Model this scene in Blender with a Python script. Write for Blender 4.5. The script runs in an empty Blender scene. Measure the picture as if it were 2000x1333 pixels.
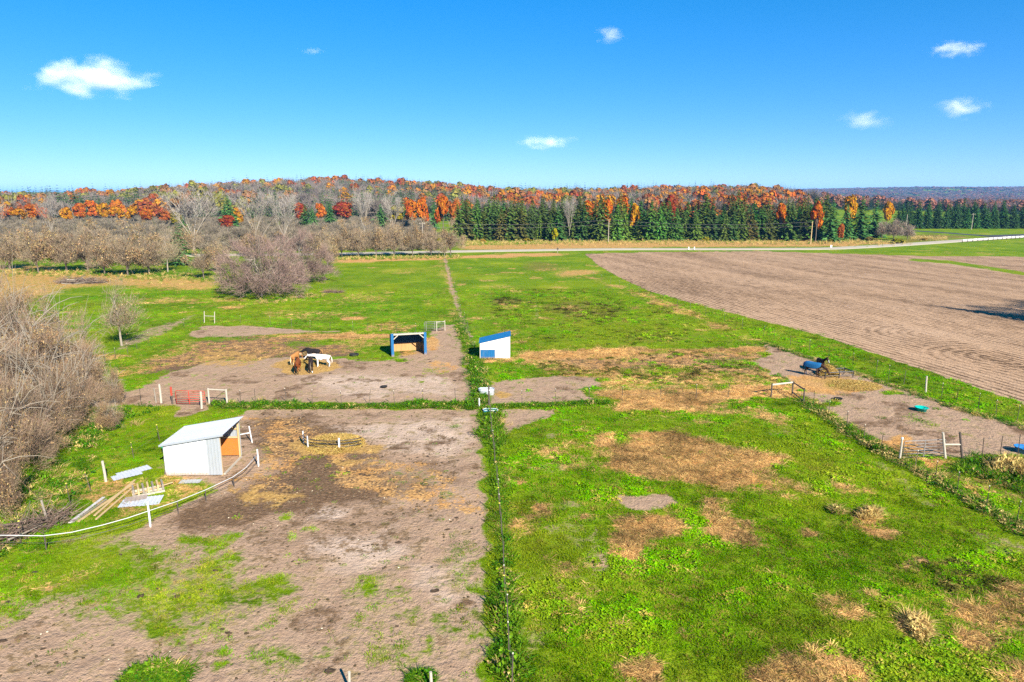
import bpy, bmesh, math, random
import numpy as np
from mathutils import Vector, Matrix

R = math.radians
rng = np.random.default_rng(7)
random.seed(7)
scene = bpy.context.scene
COL = scene.collection

# ------------------------------------------------------------------ camera, sky, sun, exposure
FPX, HOR, CAMH = 1333.0, 380.0, 18.0          # focal length in photo pixels, horizon row, drone height in metres
PITCH = math.atan((666.5 - HOR) / FPX)
cam_d = bpy.data.cameras.new('camera'); cam = bpy.data.objects.new('camera', cam_d); COL.objects.link(cam)
cam_d.sensor_width = 36.0; cam_d.lens = 36.0 * FPX / 2000.0
cam_d.clip_start = 0.5; cam_d.clip_end = 40000.0
cam.location = (0, 0, CAMH); cam.rotation_euler = (math.pi / 2 - PITCH, 0, 0)
scene.camera = cam

SUN_EL, SUN_AZ = R(31.0), R(151.0)            # azimuth from +Y towards +X
world = bpy.data.worlds.new('World'); scene.world = world; world.use_nodes = True
wn = world.node_tree.nodes; wl = world.node_tree.links
wn.clear()
sky = wn.new('ShaderNodeTexSky'); sky.sky_type = 'NISHITA'; sky.sun_disc = False
sky.sun_elevation = SUN_EL; sky.sun_rotation = SUN_AZ
sky.altitude = 3000; sky.air_density = 1.0; sky.dust_density = 0.0; sky.ozone_density = 10.0
hsv = wn.new('ShaderNodeHueSaturation'); hsv.inputs['Saturation'].default_value = 1.165
bg = wn.new('ShaderNodeBackground'); bg.inputs['Strength'].default_value = 0.116
wo = wn.new('ShaderNodeOutputWorld')
gam = wn.new('ShaderNodeGamma'); gam.inputs[1].default_value = 0.7
tintn = wn.new('ShaderNodeMix'); tintn.data_type = 'RGBA'; tintn.blend_type = 'MULTIPLY'; tintn.inputs[0].default_value = 1.0; tintn.inputs[7].default_value = (0.88, 0.88, 1.0, 1)
wl.new(sky.outputs[0], hsv.inputs['Color']); wl.new(hsv.outputs[0], gam.inputs[0]); wl.new(gam.outputs[0], tintn.inputs[6]); wl.new(tintn.outputs[2], bg.inputs['Color']); wl.new(bg.outputs[0], wo.inputs['Surface'])

sun_d = bpy.data.lights.new('sun', 'SUN'); sun = bpy.data.objects.new('sun', sun_d); COL.objects.link(sun)
sun_d.energy = 5.0; sun_d.angle = R(0.53); sun_d.color = (1.0, 0.93, 0.82)
sdir = Vector((math.sin(SUN_AZ) * math.cos(SUN_EL), math.cos(SUN_AZ) * math.cos(SUN_EL), math.sin(SUN_EL)))
sun.rotation_euler = (-sdir).to_track_quat('-Z', 'Y').to_euler()
sun.location = (30, -40, 60)

vs = scene.view_settings
scene.display_settings.display_device = 'sRGB'
vs.view_transform = 'Standard'; vs.look = 'None'; vs.gamma = 1.0; vs.use_curve_mapping = False
vs.exposure = 1.40
cy = scene.cycles
cy.use_denoising = False
cy.max_bounces = 6; cy.diffuse_bounces = 3; cy.glossy_bounces = 2; cy.transmission_bounces = 3; cy.volume_bounces = 2; cy.transparent_max_bounces = 6
cy.use_adaptive_sampling = True; cy.adaptive_threshold = 0.008; cy.adaptive_min_samples = 48
cy.caustics_reflective = False; cy.caustics_refractive = False

# ------------------------------------------------------------------ helpers
cP, sP = math.cos(PITCH), math.sin(PITCH)
def smooth(a, b, x):
    t = np.clip((np.asarray(x, float) - a) / (b - a), 0, 1); return t * t * (3 - 2 * t)
def height(x, y):
    """terrain height in metres: flat farm land, a low wooded ridge behind the road, hills on the horizon"""
    x = np.asarray(x, float); y = np.asarray(y, float)
    ridge = 2 + 4 * smooth(-620, -300, x) + 15 * np.exp(-((x + 200) / 170) ** 2) + 9 * np.exp(-((x - 250) / 110) ** 2) + 1.5 * np.sin(x / 60.0)
    ridge = ridge * (1 - smooth(330, 480, x))
    z = ridge * smooth(430, 880, y) * (1 - smooth(1000, 1500, y))
    far = (30 + 26 * smooth(500, 3200, x) + 8 * np.sin(x / 420.0 + 1) + 5 * np.sin(x / 170.0)) * smooth(2300, 4200, y)
    mid = (5 * np.sin(x / 310.0 + 2) - 4) * smooth(900, 1600, y)
    z = z + far + mid
    return z
def at(px, py, z=0.0):
    """a spot of the photograph carried onto the ground of the place"""
    u = (px - 1000.0) / FPX; v = (666.5 - py) / FPX
    t = (CAMH - z) / (sP - v * cP)
    return Vector((u * t, t * (cP + v * sP), z))
def depth(y, z=0): return y * cP + (CAMH - z) * sP
def px2m(npx, Y): return npx * depth(Y) / FPX
def topz(py, Y):
    """height of something at ground distance Y whose top shows in row py"""
    v = (666.5 - py) / FPX
    t = Y / (cP + v * sP)
    return CAMH + t * (v * cP - sP)

def hash2(ix, iy, seed):
    h = (ix.astype(np.int64) * 374761393 + iy.astype(np.int64) * 668265263 + seed * 974634777) & 0xffffffff
    h = ((h ^ (h >> 13)) * 1274126177) & 0xffffffff
    return ((h ^ (h >> 16)) & 0xffff) / 65535.0
def vnoise(x, y, s, seed=0):
    x = x / s; y = y / s
    ix = np.floor(x); iy = np.floor(y); fx = x - ix; fy = y - iy
    fx = fx * fx * (3 - 2 * fx); fy = fy * fy * (3 - 2 * fy)
    a = hash2(ix, iy, seed); b = hash2(ix + 1, iy, seed); c = hash2(ix, iy + 1, seed); d = hash2(ix + 1, iy + 1, seed)
    return (a * (1 - fx) + b * fx) * (1 - fy) + (c * (1 - fx) + d * fx) * fy
def fbm(x, y, s, seed=0):
    return 0.55 * vnoise(x, y, s, seed) + 0.3 * vnoise(x, y, s / 2.3, seed + 1) + 0.15 * vnoise(x, y, s / 5.1, seed + 2)

def tag(o, label=None, cat=None, group=None, kind=None):
    if label: o['label'] = label
    if cat: o['category'] = cat
    if group: o['group'] = group
    if kind: o['kind'] = kind
    return o
def empty(name, loc, rz=0.0, label=None, cat=None, group=None):
    o = bpy.data.objects.new(name, None); COL.objects.link(o)
    o.location = loc; o.rotation_euler = (0, 0, rz); o.empty_display_size = 0.3
    return tag(o, label, cat, group)
def link_mesh(name, me, parent=None, mats=None):
    o = bpy.data.objects.new(name, me); COL.objects.link(o)
    if parent is not None: o.parent = parent
    if mats:
        for m in (mats if isinstance(mats, (list, tuple)) else [mats]): me.materials.append(m)
    return o
def np_mesh(name, V, F, mat_idx=None, smooth_shade=False):
    """mesh from numpy arrays; F is (n,3) or (n,4)"""
    me = bpy.data.meshes.new(name)
    V = np.asarray(V, np.float32); F = np.asarray(F, np.int32)
    me.vertices.add(len(V)); me.vertices.foreach_set('co', V.ravel())
    k = F.shape[1]
    me.loops.add(F.size); me.loops.foreach_set('vertex_index', F.ravel())
    me.polygons.add(len(F)); me.polygons.foreach_set('loop_start', np.arange(0, F.size, k, dtype=np.int32))
    if mat_idx is not None: me.polygons.foreach_set('material_index', np.asarray(mat_idx, np.int32))
    if smooth_shade: me.polygons.foreach_set('use_smooth', np.ones(len(F), bool))
    me.update(calc_edges=True)
    return me

class MB:
    """collects simple shapes into one mesh"""
    def __init__(s): s.v = []; s.f = []; s.sm = False
    def add(s, vs, fs):
        n = len(s.v); s.v += [tuple(p) for p in vs]; s.f += [tuple(i + n for i in f) for f in fs]; return s
    def box(s, c, d, rz=0.0, rx=0.0, ry=0.0, taper=1.0):
        M = Matrix.Translation(Vector(c)) @ Matrix.Rotation(rz, 4, 'Z') @ Matrix.Rotation(ry, 4, 'Y') @ Matrix.Rotation(rx, 4, 'X')
        x, y, z = d[0] / 2, d[1] / 2, d[2] / 2; t = taper
        P = [(-x, -y, -z), (x, -y, -z), (x, y, -z), (-x, y, -z), (-x * t, -y * t, z), (x * t, -y * t, z), (x * t, y * t, z), (-x * t, y * t, z)]
        return s.add([M @ Vector(p) for p in P], [(3, 2, 1, 0), (4, 5, 6, 7), (0, 1, 5, 4), (1, 2, 6, 5), (2, 3, 7, 6), (3, 0, 4, 7)])
    def beam(s, a, b, w, h, up=(0, 0, 1)):
        a = Vector(a); b = Vector(b); d = (b - a).normalized(); u = Vector(up)
        if abs(d.dot(u)) > 0.98: u = Vector((0, 1, 0))
        sd = d.cross(u).normalized() * (w / 2); uu = sd.cross(d).normalized() * (h / 2)
        P = []
        for p in (a, b): P += [p - sd - uu, p + sd - uu, p + sd + uu, p - sd + uu]
        return s.add(P, [(0, 1, 2, 3), (7, 6, 5, 4), (0, 4, 5, 1), (1, 5, 6, 2), (2, 6, 7, 3), (3, 7, 4, 0)])
    def tube(s, pts, r, n=6, r1=None, cap=True):
        pts = [Vector(p) for p in pts]; m = len(pts); P = []
        for i, p in enumerate(pts):
            d = (pts[min(i + 1, m - 1)] - pts[max(i - 1, 0)]).normalized()
            u = Vector((0, 0, 1)) if abs(d.z) < 0.9 else Vector((1, 0, 0))
            a = d.cross(u).normalized(); b = a.cross(d).normalized()
            rr = r if r1 is None else r + (r1 - r) * i / (m - 1)
            for k in range(n):
                t = 2 * math.pi * k / n; P.append(p + (a * math.cos(t) + b * math.sin(t)) * rr)
        F = []
        for i in range(m - 1):
            for k in range(n):
                F.append((i * n + k, i * n + (k + 1) % n, (i + 1) * n + (k + 1) % n, (i + 1) * n + k))
        if cap: F.append(tuple(range(n))[::-1]); F.append(tuple((m - 1) * n + k for k in range(n)))
        return s.add(P, F)
    def lathe(s, prof, n=16, c=(0, 0, 0), sx=1.0, sy=1.0):
        P = []; F = []
        for (r, z) in prof:
            for k in range(n):
                t = 2 * math.pi * k / n; P.append((c[0] + r * sx * math.cos(t), c[1] + r * sy * math.sin(t), c[2] + z))
        for i in range(len(prof) - 1):
            for k in range(n): F.append((i * n + k, i * n + (k + 1) % n, (i + 1) * n + (k + 1) % n, (i + 1) * n + k))
        F.append(tuple(range(n))[::-1]); F.append(tuple((len(prof) - 1) * n + k for k in range(n)))
        return s.add(P, F)
    def corr(s, o, ux, uy, w, topf, pitch=0.23, amp=0.018, th=0.006, bottom=0.0):
        """corrugated sheet: origin o, runs w metres along ux, rises along uy to topf(x); ribs stand out along ux x uy"""
        o = Vector(o); ux = Vector(ux).normalized(); uy = Vector(uy).normalized(); nn = ux.cross(uy)
        xs = []; x = 0.0
        while x < w - 1e-6:
            xs.append((x, 0)); 
            for q, hgt in ((0.60, 0), (0.70, 1), (0.88, 1), (0.98, 0)):
                if x + q * pitch < w: xs.append((x + q * pitch, hgt))
            x += pitch
        xs.append((w, 0)); n = len(xs); P = []
        for off in (0.0, -th):
            for (x, hgt) in xs:
                q = o + ux * x + nn * (hgt * amp + off)
                P.append(q + uy * bottom); P.append(q + uy * topf(x))
        F = []
        for i in range(n - 1):
            a = 2 * i; F.append((a, a + 2, a + 3, a + 1)); b = 2 * n + a; F.append((b, b + 1, b + 3, b + 2))
            F.append((a, b, b + 2, a + 2)); F.append((a + 1, a + 3, b + 3, b + 1))
        F.append((0, 1, 2 * n + 1, 2 * n)); a = 2 * n - 2; F.append((a, 2 * n + a, 2 * n + a + 1, a + 1))
        return s.add(P, F)
    def mesh(s, name, smooth_shade=False):
        me = bpy.data.meshes.new(name); me.from_pydata([tuple(p) for p in s.v], [], s.f); me.update()
        if smooth_shade: me.polygons.foreach_set('use_smooth', np.ones(len(me.polygons), bool))
        return me
    def build(s, name, mat, parent=None, smooth_shade=False, bevel=0.0):
        o = link_mesh(name, s.mesh(name, smooth_shade), parent, mat)
        if bevel:
            b = o.modifiers.new('bevel', 'BEVEL'); b.width = bevel; b.segments = 1; b.limit_method = 'ANGLE'
        return o

def copy_tree(o, parent=None):
    c = o.copy(); COL.objects.link(c); c.parent = parent
    for ch in o.children: copy_tree(ch, c)
    return c

# ------------------------------------------------------------------ materials
def new_mat(name):
    m = bpy.data.materials.new(name); m.use_nodes = True; nt = m.node_tree; nt.nodes.clear()
    out = nt.nodes.new('ShaderNodeOutputMaterial'); return m, nt, out
def N(nt, typ, **kw):
    n = nt.nodes.new(typ)
    for k, v in kw.items(): setattr(n, k, v)
    return n
def math_node(nt, op, a, b=None, clamp=False):
    n = N(nt, 'ShaderNodeMath', operation=op); n.use_clamp = clamp
    for i, x in enumerate((a, b)):
        if x is None: continue
        if isinstance(x, (int, float)): n.inputs[i].default_value = x
        else: nt.links.new(x, n.inputs[i])
    return n.outputs[0]
def mix_node(nt, f, a, b, blend='MIX'):
    n = N(nt, 'ShaderNodeMix', data_type='RGBA', blend_type=blend)
    for s, x in ((n.inputs[0], f), (n.inputs[6], a), (n.inputs[7], b)):
        if isinstance(x, (int, float)): s.default_value = x
        elif isinstance(x, tuple): s.default_value = (*x, 1) if len(x) == 3 else x
        else: nt.links.new(x, s)
    return n.outputs[2]
def noise_node(nt, vec, scale, detail=3.0, rough=0.55, dist=0.0):
    n = N(nt, 'ShaderNodeTexNoise'); n.inputs['Scale'].default_value = scale; n.inputs['Detail'].default_value = detail
    n.inputs['Roughness'].default_value = rough; n.inputs['Distortion'].default_value = dist
    if vec is not None: nt.links.new(vec, n.inputs['Vector'])
    return n.outputs['Fac']
def ramp_node(nt, f, stops):
    r = N(nt, 'ShaderNodeValToRGB'); e = r.color_ramp.elements
    while len(e) < len(stops): e.new(0.5)
    for i, (p, c) in enumerate(stops): e[i].position = p; e[i].color = (*c, 1)
    nt.links.new(f, r.inputs[0]); return r.outputs[0]
def paint(name, col, rough=0.6, var=0.18, scale=6.0, metal=0.0, dirt=None, dirt_amt=0.5, bump=0.0, streak=False, splash=0.0):
    """a worn, slightly uneven coat: base colour with blotches and, if given, a dirt colour in irregular stains"""
    m, nt, out = new_mat(name)
    tc = N(nt, 'ShaderNodeTexCoord'); vec = tc.outputs['Object']
    if streak:
        mp = N(nt, 'ShaderNodeMapping'); mp.inputs['Scale'].default_value = (3.0, 3.0, 0.35); nt.links.new(vec, mp.inputs[0]); vec2 = mp.outputs[0]
    else: vec2 = vec
    n1 = noise_node(nt, vec2, scale, 4)
    c = mix_node(nt, n1, tuple(x * (1 - var) for x in col), tuple(min(1, x * (1 + var)) for x in col))
    if dirt:
        n2 = noise_node(nt, vec2, scale * 0.45, 5, 0.65)
        f = math_node(nt, 'MULTIPLY', math_node(nt, 'MULTIPLY', math_node(nt, 'SUBTRACT', n2, 0.5), 5.0, True), dirt_amt)
        c = mix_node(nt, f, c, dirt)
    if splash:
        sx_ = N(nt, 'ShaderNodeSeparateXYZ'); nt.links.new(tc.outputs['Object'], sx_.inputs[0]); ns = noise_node(nt, vec, 9.0, 4, 0.6)
        hh_ = math_node(nt, 'MULTIPLY', math_node(nt, 'SUBTRACT', math_node(nt, 'MULTIPLY', ns, splash), sx_.outputs[2]), 5.0, True)
        c = mix_node(nt, math_node(nt, 'MULTIPLY', hh_, 0.75), c, (0.24, 0.16, 0.10))
    b = N(nt, 'ShaderNodeBsdfPrincipled'); nt.links.new(c, b.inputs['Base Color'])
    b.inputs['Roughness'].default_value = rough; b.inputs['Metallic'].default_value = metal
    b.inputs['Specular IOR Level'].default_value = 0.5 if rough < 0.6 else 0.15
    if bump:
        bp = N(nt, 'ShaderNodeBump'); bp.inputs['Strength'].default_value = bump; bp.inputs['Distance'].default_value = 0.02
        nt.links.new(noise_node(nt, vec, scale * 6, 4), bp.inputs['Height']); nt.links.new(bp.outputs[0], b.inputs['Normal'])
    nt.links.new(b.outputs[0], out.inputs[0]); return m
def leafy(name, cols=None, source='OBJECT', spread=0.35, trans=0.35, rough=0.7, shade=None):
    """leaf / twig / blade material: colour from the object or its instancer, varied per leaf"""
    m, nt, out = new_mat(name)
    g = N(nt, 'ShaderNodeNewGeometry'); rnd = g.outputs['Random Per Island']
    if source == 'OBJECT':
        oi = N(nt, 'ShaderNodeObjectInfo'); base = oi.outputs['Color']
    elif source == 'INSTANCER':
        a = N(nt, 'ShaderNodeAttribute'); a.attribute_type = 'INSTANCER'; a.attribute_name = 'col'; base = a.outputs['Color']
    else:
        base = ramp_node(nt, rnd, cols)
    hs = N(nt, 'ShaderNodeHueSaturation')
    nt.links.new(base, hs.inputs['Color'])
    v = math_node(nt, 'ADD', math_node(nt, 'MULTIPLY', rnd, 2 * spread), 1 - spread); nt.links.new(v, hs.inputs['Value'])
    rn2 = math_node(nt, 'FRACT', math_node(nt, 'MULTIPLY', rnd, 37.7))
    nt.links.new(math_node(nt, 'ADD', math_node(nt, 'MULTIPLY', rn2, 0.05), 0.475), hs.inputs['Hue'])
    d = N(nt, 'ShaderNodeBsdfDiffuse'); nt.links.new(hs.outputs[0], d.inputs[0])
    if trans > 0:
        t = N(nt, 'ShaderNodeBsdfTranslucent'); nt.links.new(hs.outputs[0], t.inputs[0])
        mx = N(nt, 'ShaderNodeMixShader'); mx.inputs[0].default_value = trans
        nt.links.new(d.outputs[0], mx.inputs[1]); nt.links.new(t.outputs[0], mx.inputs[2]); nt.links.new(mx.outputs[0], out.inputs[0])
    else: nt.links.new(d.outputs[0], out.inputs[0])
    return m

M = {}
M['white_metal'] = paint('white_metal', (0.56, 0.57, 0.58), 0.45, 0.06, 2.0, 0.0, (0.36, 0.31, 0.23), 0.55, streak=True, splash=0.75)
M['galv'] = paint('galvanised', (0.36, 0.39, 0.42), 0.42, 0.12, 3.0, 0.35, (0.30, 0.29, 0.27), 0.35, streak=True)
M['roof_metal'] = paint('roof_metal', (0.46, 0.48, 0.53), 0.5, 0.06, 1.5, 0.1, (0.42, 0.42, 0.42), 0.3)
M['white_paint'] = paint('white_paint', (0.60, 0.60, 0.60), 0.55, 0.05, 2.0, 0.0, (0.42, 0.37, 0.30), 0.4, splash=0.35)
M['blue_metal'] = paint('blue_metal', (0.004, 0.095, 0.24), 0.42, 0.14, 3.0, 0.0, (0.10, 0.15, 0.20), 0.35, streak=True, splash=0.6)
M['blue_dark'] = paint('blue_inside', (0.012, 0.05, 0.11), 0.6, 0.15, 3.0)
M['plywood'] = paint('plywood', (0.36, 0.21, 0.085), 0.75, 0.2, 4.0, 0.0, (0.22, 0.12, 0.05), 0.5, streak=True)
M['plywood_red'] = paint('plywood_red', (0.40, 0.13, 0.025), 0.7, 0.15, 4.0, 0.0, (0.28, 0.09, 0.03), 0.4)
M['lumber'] = paint('new_lumber', (0.42, 0.30, 0.15), 0.75, 0.18, 8.0, 0.0, (0.40, 0.27, 0.14), 0.4)
M['grey_wood'] = paint('weathered_wood', (0.22, 0.19, 0.155), 0.85, 0.3, 8.0, 0.0, (0.14, 0.12, 0.10), 0.6, bump=0.4)
M['pale_wood'] = paint('pale_wood', (0.36, 0.325, 0.265), 0.8, 0.2, 8.0, 0.0, (0.32, 0.27, 0.21), 0.5, bump=0.3)
M['dark_wood'] = paint('dark_wood', (0.075, 0.06, 0.05), 0.85, 0.3, 8.0)
M['pole_wood'] = paint('pole_wood', (0.27, 0.235, 0.185), 0.8, 0.2, 5.0, 0.0, (0.22, 0.18, 0.14), 0.5)
M['post_steel'] = paint('rusty_post', (0.085, 0.07, 0.055), 0.7, 0.35, 10.0, 0.2)
M['red_paint'] = paint('red_paint', (0.40, 0.04, 0.022), 0.5, 0.15, 5.0, 0.0, (0.30, 0.06, 0.04), 0.4)
M['tube_grey'] = paint('gate_tube', (0.22, 0.21, 0.20), 0.5, 0.2, 5.0, 0.4, (0.16, 0.09, 0.05), 0.4)
M['tube_black'] = paint('black_tube', (0.022, 0.022, 0.024), 0.5, 0.2, 5.0)
M['wire'] = paint('fence_wire', (0.13, 0.125, 0.115), 0.7, 0.1, 5.0, 0.0)
M['tape_white'] = paint('white_tape', (0.46, 0.46, 0.45), 0.5, 0.05, 3.0)
M['insulator'] = paint('insulator', (0.60, 0.58, 0.48), 0.5, 0.05, 3.0)
M['insulator_yellow'] = paint('insulator_yellow', (0.72, 0.60, 0.10), 0.5, 0.05, 3.0)
M['green_plastic'] = paint('green_plastic', (0.01, 0.26, 0.12), 0.4, 0.1, 3.0)
M['teal_plastic'] = paint('teal_plastic', (0.0, 0.36, 0.30), 0.4, 0.1, 3.0)
M['blue_plastic'] = paint('blue_plastic', (0.02, 0.16, 0.42), 0.4, 0.1, 3.0)
M['blue_trough'] = paint('blue_trough', (0.03, 0.20, 0.30), 0.5, 0.15, 3.0)
M['rubber'] = paint('black_rubber', (0.02, 0.02, 0.02), 0.7, 0.2, 5.0)
M['bark'] = paint('bark', (0.13, 0.105, 0.08), 0.9, 0.3, 3.0, 0.0, (0.10, 0.08, 0.065), 0.5)
M['bark_pale'] = paint('bark_pale', (0.24, 0.205, 0.16), 0.9, 0.2, 3.0, 0.0, (0.13, 0.11, 0.09), 0.5)
M['bark_dark'] = paint('bark_dark', (0.08, 0.065, 0.05), 0.9, 0.3, 3.0)
M['asphalt'] = paint('asphalt', (0.055, 0.056, 0.060), 0.85, 0.2, 0.8)
M['concrete'] = paint('pale_road', (0.37, 0.325, 0.25), 0.9, 0.12, 0.5, 0.0, (0.25, 0.21, 0.16), 0.4)
M['manure'] = paint('manure', (0.050, 0.034, 0.022), 0.95, 0.4, 20.0, bump=0.6)
M['stone'] = paint('stone', (0.42, 0.38, 0.33), 0.9, 0.2, 8.0)
M['grey_plastic'] = paint('grey_sheet', (0.30, 0.31, 0.31), 0.6, 0.2, 4.0, 0.0, (0.2, 0.16, 0.12), 0.5)
# ------------------------------------------------------------------ land cover: where soil, straw, hay and grass lie (metres)
SOIL, DARK, STRAW, HAY, TILL, WEED, PALE, LUSH = range(8)
def wp(pts): return np.array([at(px, py)[:2] for px, py in pts])
def ell(cx, cy, rx, ry, n=14):
    return [(cx + rx * math.cos(2 * math.pi * k / n), cy + ry * math.sin(2 * math.pi * k / n)) for k in range(n)]
def sdist(P, x, y):
    """signed distance to polygon P (negative inside)"""
    d = np.full(x.shape, 1e18); ins = np.zeros(x.shape, bool); n = len(P)
    for i in range(n):
        ax, ay = P[i]; bx, by = P[(i + 1) % n]
        ex, ey = bx - ax, by - ay; wx, wy = x - ax, y - ay
        t = np.clip((wx * ex + wy * ey) / (ex * ex + ey * ey + 1e-12), 0, 1)
        d = np.minimum(d, (wx - ex * t) ** 2 + (wy - ey * t) ** 2)
        c = ((ay > y) != (by > y))
        with np.errstate(divide='ignore', invalid='ignore'):
            xi = (bx - ax) * (y - ay) / (by - ay + 1e-15) + ax
        ins ^= c & (x < xi)
    d = np.sqrt(d); return np.where(ins, -d, d)

GRASS = -1
PADDOCK_NEAR = [(478, 800), (700, 798), (936, 798), (942, 860), (950, 960), (958, 1100), (967, 1333), (972, 1420), (-260, 1420), (-230, 1090), (0, 1064), (110, 1056), (230, 1040), (330, 1005), (420, 960), (400, 945), (330, 938), (322, 925), (435, 850), (470, 812)]
PADDOCK_MID = [(185, 790), (225, 772), (300, 748), (335, 728), (420, 706), (560, 700), (640, 702), (745, 704), (800, 690), (832, 672), (845, 645), (872, 638), (890, 660), (908, 692), (925, 745), (931, 790), (700, 789), (470, 789), (405, 793), (400, 800), (345, 812), (338, 793)]
PADDOCK_RIGHT = [(1485, 668), (1570, 690), (1700, 735), (1850, 788), (2000, 832), (2120, 868), (2120, 880), (2000, 888), (1930, 893), (1850, 896), (1790, 888), (1740, 872), (1690, 850), (1640, 818), (1610, 795), (1565, 770), (1548, 748), (1492, 722), (1470, 706), (1505, 692)]
FIELD = [(1142, 496), (1300, 492), (1500, 491.5), (1650, 496), (1780, 500), (2000, 502), (2400, 503), (2600, 540), (2600, 960), (2150, 838), (2000, 788), (1800, 722), (1600, 655), (1400, 605), (1275, 572), (1210, 542), (1170, 520)]
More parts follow.
